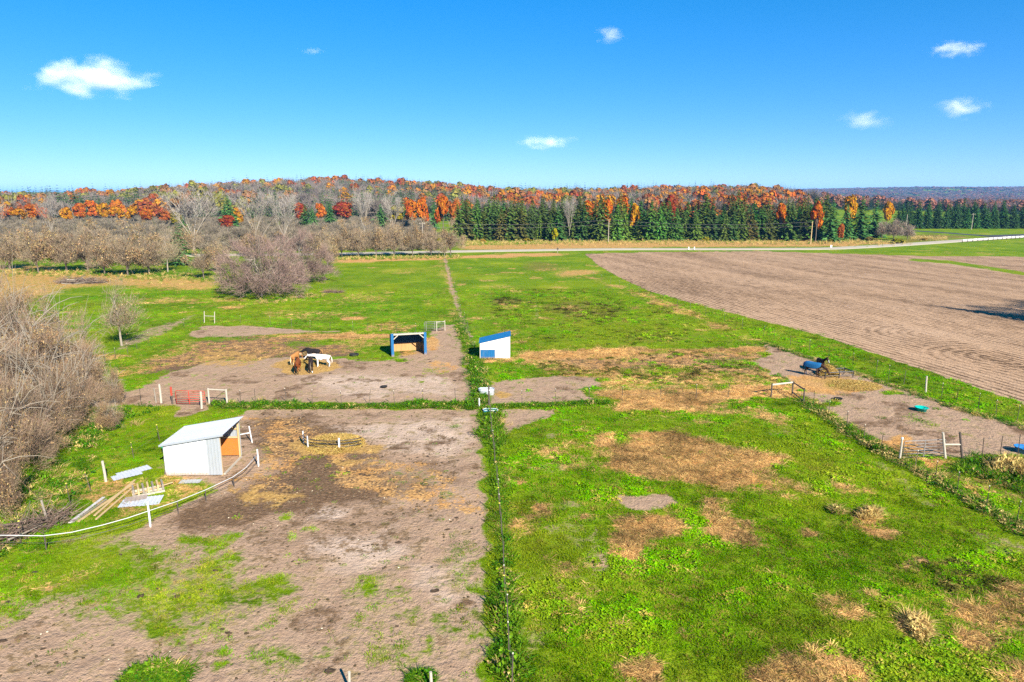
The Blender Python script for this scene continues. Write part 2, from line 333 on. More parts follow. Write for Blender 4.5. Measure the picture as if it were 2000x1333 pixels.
PATCHES = [
    # class, polygon, strength, soft edge (m), edge noise (m)
    (STRAW, [(0, 515), (120, 520), (300, 540), (420, 538), (450, 575), (400, 572), (330, 562), (200, 556), (130, 565), (60, 590), (-60, 600), (-100, 520)], 0.58, 3, 5),
    (STRAW, [(640, 506), (760, 506), (900, 500), (1090, 494), (1100, 500), (900, 507), (700, 514), (630, 516)], 0.8, 2, 3),
    (STRAW, [(900, 480), (1150, 473), (1600, 470), (1780, 474), (1740, 478), (1600, 483), (1300, 484), (900, 489)], 0.62, 2, 4),
    (WEED, [(900, 480), (1150, 473), (1600, 470), (1780, 466), (1900, 464), (1740, 478), (1600, 483), (1300, 484), (900, 489)], 0.55, 2, 4),
    (WEED, [(1760, 460), (1830, 457), (1900, 463), (1830, 470), (1760, 474)], 0.9, 2, 4),
    (WEED, ell(990, 590, 40, 9), 0.85, 1.5, 3), (WEED, ell(1130, 602, 75, 14), 0.6, 2, 4), (WEED, ell(960, 610, 70, 12), 0.55, 2, 4),
    (WEED, [(890, 570), (1050, 560), (1250, 590), (1420, 650), (1440, 675), (1200, 682), (1010, 675), (925, 640)], 0.30, 3, 5),
    (WEED, [(1150, 640), (1300, 640), (1430, 672), (1150, 678)], 0.42, 2, 4),
    (WEED, ell(1060, 520, 60, 9), 0.6, 4, 6), (STRAW, ell(1070, 528, 70, 6), 0.55, 4, 6), (STRAW, ell(980, 560, 50, 5), 0.45, 3, 5),
    (STRAW, ell(1120, 535, 30, 5), 0.6, 3, 5), (STRAW, ell(1085, 562, 25, 4), 0.6, 2, 4),
    (STRAW, [(1140, 540), (1160, 542), (1310, 590), (1430, 640), (1480, 660), (1460, 662), (1300, 600)], 0.55, 1, 2),
    (STRAW, [(405, 600), (450, 592), (540, 590), (480, 604), (420, 610)], 0.6, 1.5, 2.5), (STRAW, ell(690, 622, 25, 3), 0.85, .5, 1),
    (STRAW, ell(440, 585, 60, 6), 0.5, 1.5, 2.5), (STRAW, ell(650, 570, 15, 2), 0.9, .5, 1), (STRAW, ell(560, 615, 120, 7), 0.38, 1.5, 2.5),
    (STRAW, ell(700, 585, 70, 12), 0.4, 2.5, 4), (STRAW, ell(800, 530, 70, 8), 0.35, 3, 4),
    # trail along the far fence line
    (SOIL, [(866, 505), (871, 505), (886, 560), (912, 640), (934, 690), (926, 690), (902, 640), (878, 570)], 0.75, 0.35, 0.6),
    (STRAW, [(850, 505), (872, 505), (890, 560), (905, 620), (890, 640), (872, 640), (868, 570)], 0.45, 1.2, 1.5),
    (SOIL, [(866, 636), (895, 632), (908, 690), (900, 700), (880, 665)], 0.9, 0.7, 1.0),
    (SOIL, ell(1048, 612, 5, 18), 0.5, 0.3, 0.5),
    # middle paddock
    (STRAW, [(370, 648), (560, 646), (760, 655), (762, 690), (560, 700), (330, 725), (235, 750), (250, 720), (300, 690)], 0.46, 1.0, 1.6),
    (DARK, [(380, 664), (470, 652), (640, 664), (700, 690), (640, 708), (480, 722), (350, 722), (310, 735), (260, 745), (310, 705)], 0.88, 1.2, 1.8),
    (SOIL, [(370, 652), (400, 638), (480, 637), (590, 645), (660, 648), (500, 655), (420, 662), (385, 662)], 0.85, 0.5, 0.8),
    (SOIL, PADDOCK_MID, 1.0, 0.7, 1.3),
    (HAY, ell(440, 700, 65, 15), 0.55, 0.8, 1.2), (STRAW, ell(530, 690, 120, 10), 0.36, 1, 1.4),
    (GRASS, ell(740, 685, 40, 9), 0.55, 0.6, 1.2), (GRASS, ell(600, 672, 60, 6), 0.5, 0.6, 1.2), (GRASS, ell(440, 662, 60, 5), 0.5, 0.6, 1.2), (GRASS, ell(770, 702, 26, 5), 0.7, 0.4, 0.8),
    (STRAW, ell(660, 657, 110, 5), 0.8, 0.5, 1.0), (STRAW, ell(845, 670, 18, 14), 0.75, 0.5, 0.8), (STRAW, ell(855, 715, 28, 15), 0.62, 0.5, 1.0), (GRASS, ell(868, 720, 14, 12), 0.5, 0.3, 0.8), (GRASS, ell(840, 728, 20, 8), 0.45, 0.3, 0.8),
    (GRASS, [(215, 745), (320, 725), (300, 742), (225, 765)], 0.75, 0.4, 0.7), (GRASS, ell(780, 705, 12, 3), 0.8, .2, .3), (GRASS, ell(824, 747, 6, 2), 0.9, .15, .2), (GRASS, ell(752, 770, 14, 2), 0.6, .2, .3),
    (HAY, ell(598, 716, 62, 16), 0.85, 0.5, 0.9), (HAY, ell(798, 690, 26, 5), 0.6, 0.3, 0.5),
    (PALE, [(560, 735), (700, 725), (860, 735), (915, 750), (925, 785), (780, 780), (600, 775)], 0.62, 2.0, 2.5),
    (DARK, ell(660, 712, 60, 9), 0.5, 0.8, 1.2), (DARK, ell(770, 712, 40, 6), 0.42, 0.7, 1.0), (DARK, ell(420, 735, 120, 10), 0.35, 1, 1.4),
    (SOIL, [(255, 655), (300, 640), (380, 615), (330, 650), (270, 672), (215, 690)], 0.55, 0.6, 0.9),
    # near paddock
    (SOIL, PADDOCK_NEAR, 1.0, 0.7, 1.2),
    (STRAW, [(300, 935), (345, 925), (440, 935), (520, 890), (500, 830), (560, 850), (600, 900), (560, 940), (450, 950), (340, 1010), (220, 1030), (150, 1040), (140, 1020), (220, 960)], 0.5, 0.9, 1.2),
    (GRASS, [(100, 1020), (150, 1025), (230, 985), (250, 945), (300, 950), (330, 985), (300, 1012), (180, 1045), (80, 1050)], 0.38, 0.5, 0.8),
    (DARK, [(480, 815), (620, 802), (660, 840), (720, 880), (860, 905), (900, 960), (800, 985), (700, 1000), (560, 1040), (380, 1040), (300, 1060), (340, 1010), (450, 950), (540, 910), (500, 850)], 0.80, 1.4, 1.6),
    (STRAW, [(480, 815), (600, 805), (650, 850), (600, 900), (560, 960), (480, 990), (430, 970), (500, 900)], 0.5, 0.8, 1.2),
    (STRAW, [(620, 880), (860, 905), (930, 940), (945, 1010), (800, 985), (660, 960)], 0.55, 0.8, 1.3),
    (DARK, [(260, 1065), (480, 985), (600, 950), (900, 945), (940, 1000), (820, 1050), (620, 1100), (350, 1130)], 0.46, 2.0, 2.0), (DARK, [(490, 815), (700, 815), (900, 880), (940, 960), (700, 940), (520, 900)], 0.42, 2.0, 2.0),
    (HAY, ell(660, 872, 72, 24), 0.95, 0.6, 0.9), (HAY, ell(530, 965, 60, 20), 0.58, 0.8, 1.0), (HAY, ell(480, 925, 50, 14), 0.36, 0.5, 0.8), (HAY, ell(700, 905, 60, 12), 0.55, 0.6, 0.9),
    (PALE, [(600, 835), (800, 820), (920, 815), (935, 880), (860, 900), (740, 860)], 0.62, 1.6, 1.8),
    (PALE, [(620, 1060), (780, 1020), (840, 1090), (880, 1060), (950, 1040), (962, 1180), (850, 1190), (760, 1110), (640, 1120)], 0.6, 1.2, 1.4), (PALE, ell(640, 1005, 45, 14), 0.8, 0.4, 0.7),
    (GRASS, [(-200, 1075), (0, 1060), (120, 1052), (240, 1060), (330, 1080), (360, 1130), (350, 1200), (240, 1235), (100, 1200), (-200, 1270)], 0.66, 1.6, 2.4), (GRASS, ell(210, 1145, 230, 95), 0.42, 2.0, 2.6), (GRASS, ell(420, 1190, 130, 60), 0.30, 1.5, 2.0),
    (GRASS, [(0, 1060), (100, 1050), (180, 1058), (120, 1100), (0, 1130), (-200, 1130)], 0.25, 0.8, 1.2),
    (GRASS, ell(390, 1058, 36, 11), 0.75, 0.3, 0.6), (GRASS, ell(455, 1050, 30, 8), 0.55, 0.3, 0.6), (GRASS, ell(612, 1032, 14, 7), 0.8, 0.2, 0.4), (GRASS, ell(575, 1050, 18, 9), 0.6, 0.2, 0.4), (GRASS, ell(560, 1012, 8, 5), 0.7, .2, .3),
    (GRASS, [(680, 1120), (760, 1110), (800, 1160), (830, 1210), (700, 1260), (600, 1250), (640, 1210)], 0.40, 0.8, 1.4),
    (GRASS, ell(540, 1150, 55, 16), 0.5, 0.3, 0.7), (GRASS, ell(330, 1240, 45, 22), 0.55, 0.4, 0.8), (GRASS, ell(432, 1297, 13, 10), 0.9, .12, .2), (GRASS, ell(440, 1272, 12, 6), 0.6, .12, .2),
    (GRASS, [(215, 1340), (245, 1315), (300, 1302), (350, 1310), (375, 1340), (370, 1400), (200, 1400)], 1.0, 0.15, 0.3),
    (GRASS, ell(780, 985, 25, 6), 0.5, .2, .5), (GRASS, ell(870, 970, 22, 7), 0.6, .2, .5), (GRASS, ell(730, 905, 25, 4), 0.35, .2, .5), (GRASS, ell(900, 1130, 45, 60), 0.36, .4, .9), (GRASS, ell(820, 930, 60, 20), 0.3, .4, .9),
    (DARK, [(0, 1262), (130, 1240), (330, 1225), (500, 1290), (440, 1340), (100, 1340), (-100, 1340)], 0.35, 1, 1.5), (DARK, ell(820, 1350, 250, 40), 0.28, 1, 1.2),
    # right of the centre fence
    (SOIL, [(955, 745), (1040, 738), (1160, 733), (1168, 755), (1120, 762), (1180, 780), (1150, 791), (955, 791)], 1.0, 0.5, 1.0),
    (SOIL, [(978, 800), (1095, 797), (1075, 815), (1010, 830), (990, 850), (986, 905), (978, 905)], 0.95, 0.35, 0.7),
    (HAY, ell(984, 772, 17, 7), 0.85, 0.25, 0.4), (STRAW, ell(960, 703, 45, 7), 0.9, 0.3, 0.6),
    (STRAW, [(1000, 690), (1150, 682), (1450, 680), (1520, 690), (1560, 740), (1545, 762), (1480, 777), (1230, 785), (1180, 778), (1168, 740), (1030, 738), (1000, 715)], 0.50, 0.8, 1.6),
    (WEED, [(1010, 700), (1160, 690), (1450, 690), (1520, 700), (1550, 745), (1300, 750), (1100, 735)], 0.7, 0.9, 1.6),
    (DARK, [(1040, 695), (1200, 700), (1250, 690), (1480, 690), (1540, 735), (1400, 735), (1330, 715), (1150, 722)], 0.78, 1.0, 1.6), (DARK, ell(1510, 723, 40, 7), 0.7, .5, .8), (DARK, ell(1310, 697, 70, 5), 0.7, .5, .8), (DARK, ell(1150, 738, 60, 5), .5, .5, .8),
    (STRAW, [(1020, 688), (1200, 680), (1320, 682), (1250, 695), (1060, 705), (1020, 700)], 0.9, 0.6, 0.9), (STRAW, [(1310, 682), (1500, 678), (1500, 688), (1330, 692)], 0.75, 0.6, 0.9),
    (STRAW, [(1160, 768), (1540, 750), (1560, 772), (1500, 778), (1310, 802), (1215, 800), (1212, 782)], 0.9, 0.6, 1.0), (GRASS, ell(1060, 722, 55, 9), 0.4, .4, .9), (GRASS, ell(970, 718, 18, 10), .5, .3, .7), (GRASS, ell(1450, 710, 70, 12), 0.4, .5, 1.), (GRASS, ell(1300, 725, 90, 9), 0.4, .5, 1.),
    # right paddock
    (SOIL, PADDOCK_RIGHT, 1.0, 0.5, 0.9), (STRAW, [(1540, 735), (1620, 735), (1720, 748), (1690, 765), (1600, 775), (1550, 765)], 0.8, 0.6, 0.9),
    (HAY, ell(1665, 752, 48, 11), 0.85, 0.5, 0.8), (HAY, ell(1625, 742, 50, 9), 0.6, 0.5, 0.8), (GRASS, ell(1740, 767, 20, 5), 0.8, .25, .4), (GRASS, ell(1628, 789, 12, 5), 0.9, .2, .3), (GRASS, ell(1800, 825, 40, 12), 0.3, .4, .8), (GRASS, ell(1900, 815, 35, 10), .3, .4, .8),
    (DARK, ell(1720, 795, 45, 10), 0.4, 0.7, 1.0), (STRAW, [(1700, 862), (1770, 850), (1800, 880), (1760, 892)], 0.95, 0.4, 0.6), (DARK, [(1720, 858), (1790, 856), (1840, 880), (1780, 890)], .45, .5, .7), (STRAW, [(1790, 898), (1835, 893), (1850, 905), (1815, 918)], 0.95, 0.3, 0.5), (DARK, [(1830, 905), (1852, 905), (1870, 930), (1840, 920)], .6, .3, .4),
    (STRAW, [(1840, 930), (1900, 950), (2050, 1020), (2050, 1000), (1920, 935), (1860, 915)], 0.45, 0.5, 0.8),
    # tilled field
    (GRASS, [(1270, 575), (1300, 572), (1600, 655), (1800, 722), (2000, 788), (2150, 838), (2150, 880), (2000, 832), (1850, 788), (1700, 735), (1500, 668), (1400, 625)], 1.0, 0.3, 0.3),
    (TILL, FIELD, 1.0, 0.35, 0.5),
    (GRASS, [(1775, 505), (1850, 509), (1930, 520), (2010, 535), (2010, 540), (1930, 526), (1850, 515), (1775, 510)], 1.0, 0.8, 0.8), (GRASS, [(2000, 535), (2200, 575), (2200, 582), (2000, 540)], 1.0, .8, .8),
    (DARK, [(1180, 556), (1300, 596), (1440, 650), (1440, 655), (1300, 602), (1180, 562)], 0.45, 0.4, 0.6), (DARK, [(1440, 668), (1560, 695), (1720, 748), (1900, 806), (2000, 835), (2000, 832), (1900, 802), (1720, 742), (1560, 690), (1440, 662)], 0.5, 0.25, 0.3),
    # dry patches in the lower right paddock
    (STRAW, [(1190, 872), (1230, 850), (1330, 845), (1400, 865), (1480, 880), (1548, 900), (1530, 920), (1470, 925), (1480, 950), (1420, 962), (1330, 935), (1250, 925), (1190, 910)], 0.92, 0.7, 1.4), (STRAW, [(1150, 845), (1195, 848), (1200, 872), (1160, 870)], 0.85, 0.3, 0.6),
    (STRAW, [(1180, 1010), (1290, 998), (1335, 1030), (1310, 1047), (1240, 1040), (1260, 1078), (1250, 1103), (1210, 1103), (1180, 1060)], 0.82, 0.45, 1.0),
    (STRAW, [(1345, 1010), (1390, 975), (1405, 1010), (1470, 1040), (1530, 1070), (1485, 1090), (1400, 1062)], 0.82, 0.45, 1.0), (DARK, [(1355, 985), (1385, 972), (1402, 1000), (1370, 1012)], .6, .3, .5), (DARK, [(1500, 1065), (1530, 1070), (1570, 1095), (1540, 1100)], .6, .3, .5),
    (STRAW, [(1055, 1090), (1140, 1075), (1157, 1105), (1090, 1127)], 0.68, 0.4, 0.9), (SOIL, [(1205, 968), (1300, 963), (1328, 985), (1280, 999), (1215, 992)], 1.0, 0.25, 0.4), (SOIL, [(1150, 1020), (1163, 1025), (1187, 1110), (1176, 1118)], 0.9, 0.12, 0.25),
    (STRAW, ell(1058, 990, 16, 9), 0.8, .2, .4), (STRAW, ell(1065, 1008, 18, 6), 0.6, .2, .4), (STRAW, ell(1130, 1012, 22, 7), 0.6, .2, .4), (STRAW, ell(1010, 942, 20, 6), 0.75, .2, .4), (STRAW, ell(990, 935, 7, 16), 0.8, .15, .3), (STRAW, ell(1080, 880, 30, 10), 0.45, .4, .7), (SOIL, ell(1083, 852, 18, 8), 0.4, .4, .7), (STRAW, ell(1130, 900, 90, 30), 0.3, .6, 1.), (STRAW, ell(1000, 1040, 12, 22), .6, .2, .4),
    (STRAW, [(1280, 795), (1440, 790), (1540, 815), (1520, 830), (1440, 815), (1320, 808)], 0.55, .5, .9), (STRAW, ell(1270, 815, 50, 8), .35, .5, .8),
    (STRAW, ell(1700, 1005, 24, 18), 0.9, .25, .5), (STRAW, ell(1722, 1040, 34, 11), 0.7, .25, .5), (HAY, ell(1792, 1222, 32, 24), 1.0, .15, .3), (STRAW, ell(1581, 1038, 14, 9), 0.85, .15, .3), (STRAW, ell(1630, 1180, 40, 26), 0.55, .3, .7), (STRAW, ell(1660, 1205, 40, 10), .6, .25, .5),
    (STRAW, [(1880, 1210), (1900, 1165), (1960, 1150), (2010, 1190), (2010, 1250), (1940, 1240)], 0.60, .5, 1.0), (STRAW, ell(1930, 1250, 60, 12), 0.7, .2, .5), (STRAW, [(1450, 1290), (1560, 1262), (1650, 1265), (1680, 1310), (1700, 1400), (1380, 1400)], 0.62, .4, .9), (STRAW, ell(1262, 1310, 34, 22), 0.85, .2, .5), (STRAW, ell(1300, 1345, 120, 14), 0.6, .2, .6),
    (STRAW, [(1060, 1150), (1200, 1160), (1260, 1210), (1240, 1280), (1130, 1260), (1060, 1210)], 0.44, .6, 1.), (WEED, ell(1810, 1110, 70, 22), 0.60, .5, 1.0), (WEED, ell(1900, 1140, 70, 16), 0.6, .3, .7), (DARK, ell(1790, 1100, 26, 12), .5, .2, .4), (STRAW, ell(1790, 1110, 40, 12), .5, .2, .4), (STRAW, ell(1980, 1160, 30, 14), .55, .2, .5), (STRAW, ell(1400, 1120, 350, 90), 0.14, 1, 1.5), (STRAW, ell(1720, 1155, 40, 10), .5, .2, .5),
    (GRASS, [(938, 800), (975, 800), (985, 900), (1000, 1100), (1012, 1420), (966, 1420), (958, 1100), (950, 960)], 0.95, .12, .25),
    (GRASS, [(430, 788), (930, 790), (935, 799), (700, 799), (480, 800), (405, 806), (405, 795)], 1.0, .15, .35), (GRASS, [(940, 791), (1180, 786), (1190, 798), (940, 800)], 1.0, .15, .3),
    (GRASS, [(912, 690), (932, 690), (945, 755), (950, 790), (938, 790), (925, 740)], 1.0, .2, .35), (GRASS, [(895, 640), (915, 660), (930, 690), (912, 690)], .9, .2, .4),
]
WORLD_PATCHES = [(c, wp(p), s, so * (1 if c in (SOIL, TILL, PALE) else 1.9), na * (1.15 if c in (SOIL, TILL, PALE) else 1.7)) if s < 1.0 or c in (STRAW, HAY) else (c, wp(p), s, so, na) for (c, p, s, so, na) in PATCHES]
STRIP = wp([(1150, 510), (1180, 530), (1300, 572), (1600, 655), (1800, 722), (2000, 788), (2150, 838), (2150, 880), (2000, 832), (1850, 788), (1700, 735), (1500, 668), (1400, 625), (1230, 562)])
def cover(x, y):
    """weights (n,8) of the ground classes at ground points"""
    W = np.zeros((len(x), 8), np.float32)
    for i, (c, P, s, so, na) in enumerate(WORLD_PATCHES):
        pad = so + na + 0.5
        m = (x > P[:, 0].min() - pad) & (x < P[:, 0].max() + pad) & (y > P[:, 1].min() - pad) & (y < P[:, 1].max() + pad)
        if not m.any(): continue
        xx, yy = x[m], y[m]
        d = sdist(P, xx, yy) + (fbm(xx, yy, max(1.2, na * 1.6), i) - 0.5) * 2 * na
        a = (s * (1 - smooth(-so, so, d))).astype(np.float32)
        w = W[m]
        if c == GRASS: w *= (1 - a)[:, None]
        else:
            if c in (SOIL, TILL): w *= (1 - a)[:, None] 
            w[:, c] = np.maximum(w[:, c], a)
        W[m] = w
    g1 = fbm(x, y, 2.4, 71); g2 = fbm(x, y, 6.0, 77); nearby = (y < 160)
    W[:, SOIL] *= 1 - 0.32 * smooth(0.54, 0.72, g1) * smooth(0.40, 0.6, g2) * ((x < 0) & (y < 57))
    gr = np.clip(1 - W[:, SOIL] - W[:, TILL] - W[:, DARK], 0, 1)
    sd_ = np.full(len(x), 9.0); ms = (x > 5) & (x < 80) & (y > 30) & (y < 260); sd_[ms] = sdist(STRIP, x[ms], y[ms]); gr = gr * (sd_ > 0)
    W[sd_ < -0.3, STRAW] *= .25
    W[:, STRAW] = np.maximum(W[:, STRAW], 0.50 * smooth(0.60, 0.78, fbm(x, y, 5.0, 81)) * gr)
    W[:, SOIL] = np.maximum(W[:, SOIL], 0.40 * smooth(0.62, 0.80, fbm(x, y, 3.6, 85)) * gr * (y < 70))
    W[:, DARK] = np.maximum(W[:, DARK], 0.55 * smooth(0.54, 0.72, fbm(x, y, 2.6, 87)) * W[:, SOIL])
    big = fbm(x, y, 14.0, 91)
    W[:, LUSH] = big
    return W

# ------------------------------------------------------------------ ground sheets
def axis(lo, hi, step, out_lo, out_hi, grow):
    a = list(np.arange(lo, hi + 1e-6, step)); s = step; v = lo; left = []
    while v > out_lo: s = s * grow; v -= s; left.append(v)
    s = step; v = hi; right = []
    while v < out_hi: s = s * grow; v += s; right.append(v)
    return np.array(left[::-1] + a + right)
gx = axis(-44, 74, 0.32, -14000, 14000, 1.055)
gy = axis(20, 132, 0.32, -600, 16000, 1.035)
GX, GY = np.meshgrid(gx, gy); fx, fy = GX.ravel(), GY.ravel()
W = cover(fx, fy)
zz = height(fx, fy)
near = (1 - smooth(90, 140, fy)) * smooth(10, 20, fy)
zz = zz + near * ((fbm(fx, fy, 1.1, 5) - 0.5) * 0.07 * (0.4 + W[:, SOIL] + W[:, DARK]) + (vnoise(fx, fy, 0.6, 6) - 0.5) * 0.05)
# rounded strips of raised turf along the field edge
nx, ny = len(gx), len(gy)
V = np.stack([fx, fy, zz], 1)
I = np.arange(nx * ny).reshape(ny, nx)
Q = np.stack([I[:-1, :-1], I[:-1, 1:], I[1:, 1:], I[1:, :-1]], -1).reshape(-1, 4)
cxq = V[Q].mean(1)
def inside(P, x, y): return sdist(wp(P), x, y) < 0
zone = np.zeros(len(Q), int)
mnear = (cxq[:, 1] > 15) & (cxq[:, 1] < 420) & (np.abs(cxq[:, 0]) < 400)
xi, yi = cxq[mnear, 0], cxq[mnear, 1]
zi = np.zeros(len(xi), int)
for k, P in enumerate((PADDOCK_NEAR, PADDOCK_MID, PADDOCK_RIGHT, FIELD)): zi[inside(P, xi, yi)] = k + 1
zone[mnear] = zi

def ground_material():
    m, nt, out = new_mat('land'); L = nt.links
    geo = N(nt, 'ShaderNodeNewGeometry'); pos = geo.outputs['Position']
    def attr(nm):
        a = N(nt, 'ShaderNodeAttribute'); a.attribute_name = nm; s = N(nt, 'ShaderNodeSeparateColor'); L.new(a.outputs['Color'], s.inputs[0]); return s.outputs[0], s.outputs[1], s.outputs[2], a.outputs['Alpha']
    soil, dark, straw, hay = attr('cover_a'); till, weed, pale, lush = attr('cover_b')
    n3 = noise_node(nt, pos, 0.35, 4, 0.6); n1 = noise_node(nt, pos, 1.1, 5, 0.62); nf = noise_node(nt, pos, 5.0, 4, 0.65); ng = noise_node(nt, pos, 16.0, 3, 0.6); nb = noise_node(nt, pos, 0.06, 3, 0.5)
    def fac(w, n, k=1.0, sharp=4.0):
        t = math_node(nt, 'ADD', w, math_node(nt, 'MULTIPLY', math_node(nt, 'SUBTRACT', n, 0.5), k * 2.0))
        return math_node(nt, 'ADD', math_node(nt, 'MULTIPLY', math_node(nt, 'SUBTRACT', t, 0.5), sharp), 0.5, True)
    # grass
    g = ramp_node(nt, n1, [(0.28, (0.062, 0.150, 0.003)), (0.5, (0.130, 0.255, 0.004)), (0.72, (0.210, 0.325, 0.006))])
    g = mix_node(nt, fac(lush, n3, 0.5, 2.0), g, mix_node(nt, 0.55, g, (0.225, 0.325, 0.008)))
    g = mix_node(nt, math_node(nt, 'MULTIPLY', math_node(nt, 'SUBTRACT', nf, 0.42), 1.6, True), mix_node(nt, 1.0, g, (0.60, 0.60, 0.60), 'MULTIPLY'), g)
    g = mix_node(nt, math_node(nt, 'MULTIPLY', math_node(nt, 'SUBTRACT', ng, 0.55), 2.0, True), g, (0.26, 0.225, 0.030))
    g = mix_node(nt, math_node(nt, 'MULTIPLY', math_node(nt, 'SUBTRACT', nb, 0.45), 3.0, True), g, mix_node(nt, 1.0, g, (1.45, 1.12, 1.0), 'MULTIPLY'))
    g = mix_node(nt, math_node(nt, 'MULTIPLY', math_node(nt, 'SUBTRACT', n3, 0.56), 3.0, True), g, (0.20, 0.165, 0.040))
    nm = noise_node(nt, pos, 0.13, 5, 0.65)
    g = mix_node(nt, math_node(nt, 'MULTIPLY', math_node(nt, 'SUBTRACT', nm, 0.52), 4.0, True), g, mix_node(nt, 1.0, g, (0.62, 0.62, 0.7), 'MULTIPLY'))
    g = mix_node(nt, math_node(nt, 'MULTIPLY', math_node(nt, 'SUBTRACT', 0.47, nm), 3.5, True), g, (0.29, 0.31, 0.02))
    # weeds
    wd = ramp_node(nt, nf, [(0.3, (0.085, 0.055, 0.022)), (0.5, (0.135, 0.130, 0.018)), (0.7, (0.27, 0.165, 0.070))])
    c = mix_node(nt, fac(weed, n1, 0.9, 3.0), g, wd)
    # bare soil
    sv = ramp_node(nt, n1, [(0.25, (0.270, 0.176, 0.112)), (0.5, (0.390, 0.266, 0.178)), (0.75, (0.465, 0.332, 0.235))])
    sv = mix_node(nt, math_node(nt, 'MULTIPLY', math_node(nt, 'SUBTRACT', ng, 0.3), 1.8, True), mix_node(nt, 1.0, sv, (0.76, 0.74, 0.72), 'MULTIPLY'), sv)
    sv = mix_node(nt, fac(pale, n3, 0.5, 1.8), sv, mix_node(nt, 0.6, sv, (0.53, 0.415, 0.325)))
    sv = mix_node(nt, fac(math_node(nt, 'MULTIPLY', nf, 0.62), n1, 0.9, 3.0), sv, (0.19, 0.14, 0.055))
    c = mix_node(nt, fac(soil, math_node(nt, 'ADD', math_node(nt, 'MULTIPLY', n1, 0.65), math_node(nt, 'MULTIPLY', nf, 0.35)), 1.1, 3.5), c, sv)
    # dark trodden earth
    dk = ramp_node(nt, nf, [(0.3, (0.070, 0.042, 0.024)), (0.6, (0.165, 0.102, 0.058)), (0.8, (0.275, 0.180, 0.100))])
    c = mix_node(nt, fac(dark, math_node(nt, 'ADD', math_node(nt, 'MULTIPLY', n1, 0.6), math_node(nt, 'MULTIPLY', nf, 0.4)), 1.0, 3.5), c, dk)
    # dry straw
    st = ramp_node(nt, nf, [(0.28, (0.190, 0.095, 0.034)), (0.5, (0.42, 0.235, 0.086)), (0.75, (0.58, 0.365, 0.150))])
    st = mix_node(nt, math_node(nt, 'MULTIPLY', math_node(nt, 'SUBTRACT', n3, 0.45), 3.0, True), st, mix_node(nt, 1.0, st, (1.0, 0.80, 0.55), 'MULTIPLY'))
    c = mix_node(nt, fac(straw, math_node(nt, 'ADD', math_node(nt, 'MULTIPLY', n1, 0.5), math_node(nt, 'MULTIPLY', nf, 0.5)), 1.1, 4.0), c, st)
    hy = ramp_node(nt, nf, [(0.28, (0.18, 0.10, 0.034)), (0.5, (0.36, 0.215, 0.066)), (0.75, (0.50, 0.335, 0.125))])
    c = mix_node(nt, fac(hay, n1, 0.8, 3.0), c, hy)
    # tilled rows
    sep = N(nt, 'ShaderNodeSeparateXYZ'); L.new(pos, sep.inputs[0])
    s1 = math_node(nt, 'ADD', math_node(nt, 'MULTIPLY', sep.outputs[0], 0.965), math_node(nt, 'MULTIPLY', sep.outputs[1], 0.262))
    s1 = math_node(nt, 'ADD', s1, math_node(nt, 'MULTIPLY', noise_node(nt, pos, 0.05, 2, 0.5), 2.2))
    s1 = math_node(nt, 'ADD', s1, math_node(nt, 'MULTIPLY', noise_node(nt, pos, 0.9, 2, 0.5), 0.25))
    wv = math_node(nt, 'ADD', math_node(nt, 'MULTIPLY', math_node(nt, 'SINE', math_node(nt, 'MULTIPLY', s1, 2 * math.pi / 0.95)), 0.5), 0.5)
    wv2 = math_node(nt, 'ADD', math_node(nt, 'MULTIPLY', math_node(nt, 'SINE', math_node(nt, 'MULTIPLY', s1, 2 * math.pi / 3.1)), 0.5), 0.5)
    # turning marks of the tractor
    def arcs(cx, cy, r0, r1):
        ax = math_node(nt, 'SUBTRACT', sep.outputs[0], cx); ay = math_node(nt, 'SUBTRACT', sep.outputs[1], cy)
        rr = math_node(nt, 'SQRT', math_node(nt, 'ADD', math_node(nt, 'MULTIPLY', ax, ax), math_node(nt, 'MULTIPLY', ay, ay)))
        rr = math_node(nt, 'ADD', rr, math_node(nt, 'MULTIPLY', n1, 1.4))
        ring = math_node(nt, 'ADD', math_node(nt, 'MULTIPLY', math_node(nt, 'SINE', math_node(nt, 'MULTIPLY', rr, 2 * math.pi / 1.25)), 0.5), 0.5)
        inn = math_node(nt, 'MULTIPLY', math_node(nt, 'LESS_THAN', rr, r1), math_node(nt, 'GREATER_THAN', rr, r0))
        return ring, math_node(nt, 'MULTIPLY', math_node(nt, 'MULTIPLY', inn, math_node(nt, 'LESS_THAN', ax, 1.0)), 0.62)
    A = at(1822, 655); B = at(1945, 700)
    for (C, r0, r1) in ((A, 2.0, 9.0), (B, 2.0, 8.0)):
        ring, msk = arcs(C.x, C.y, r0, r1); mm = N(nt, 'ShaderNodeMix', data_type='FLOAT')
        L.new(msk, mm.inputs[0]); L.new(wv, mm.inputs[2]); L.new(ring, mm.inputs[3]); wv = mm.outputs[0]
    t1 = math_node(nt, 'SUBTRACT', math_node(nt, 'MULTIPLY', sep.outputs[1], 0.965), math_node(nt, 'MULTIPLY', sep.outputs[0], 0.262))
    cv = N(nt, 'ShaderNodeCombineXYZ'); L.new(math_node(nt, 'MULTIPLY', s1, 2.3), cv.inputs[0]); L.new(math_node(nt, 'MULTIPLY', t1, 0.33), cv.inputs[1])
    stk = noise_node(nt, cv.outputs[0], 1.0, 4, 0.62)
    cv2 = N(nt, 'ShaderNodeCombineXYZ'); L.new(math_node(nt, 'MULTIPLY', s1, 0.16), cv2.inputs[0]); L.new(math_node(nt, 'MULTIPLY', t1, 0.02), cv2.inputs[1])
    stk2 = noise_node(nt, cv2.outputs[0], 1.0, 3, 0.55)
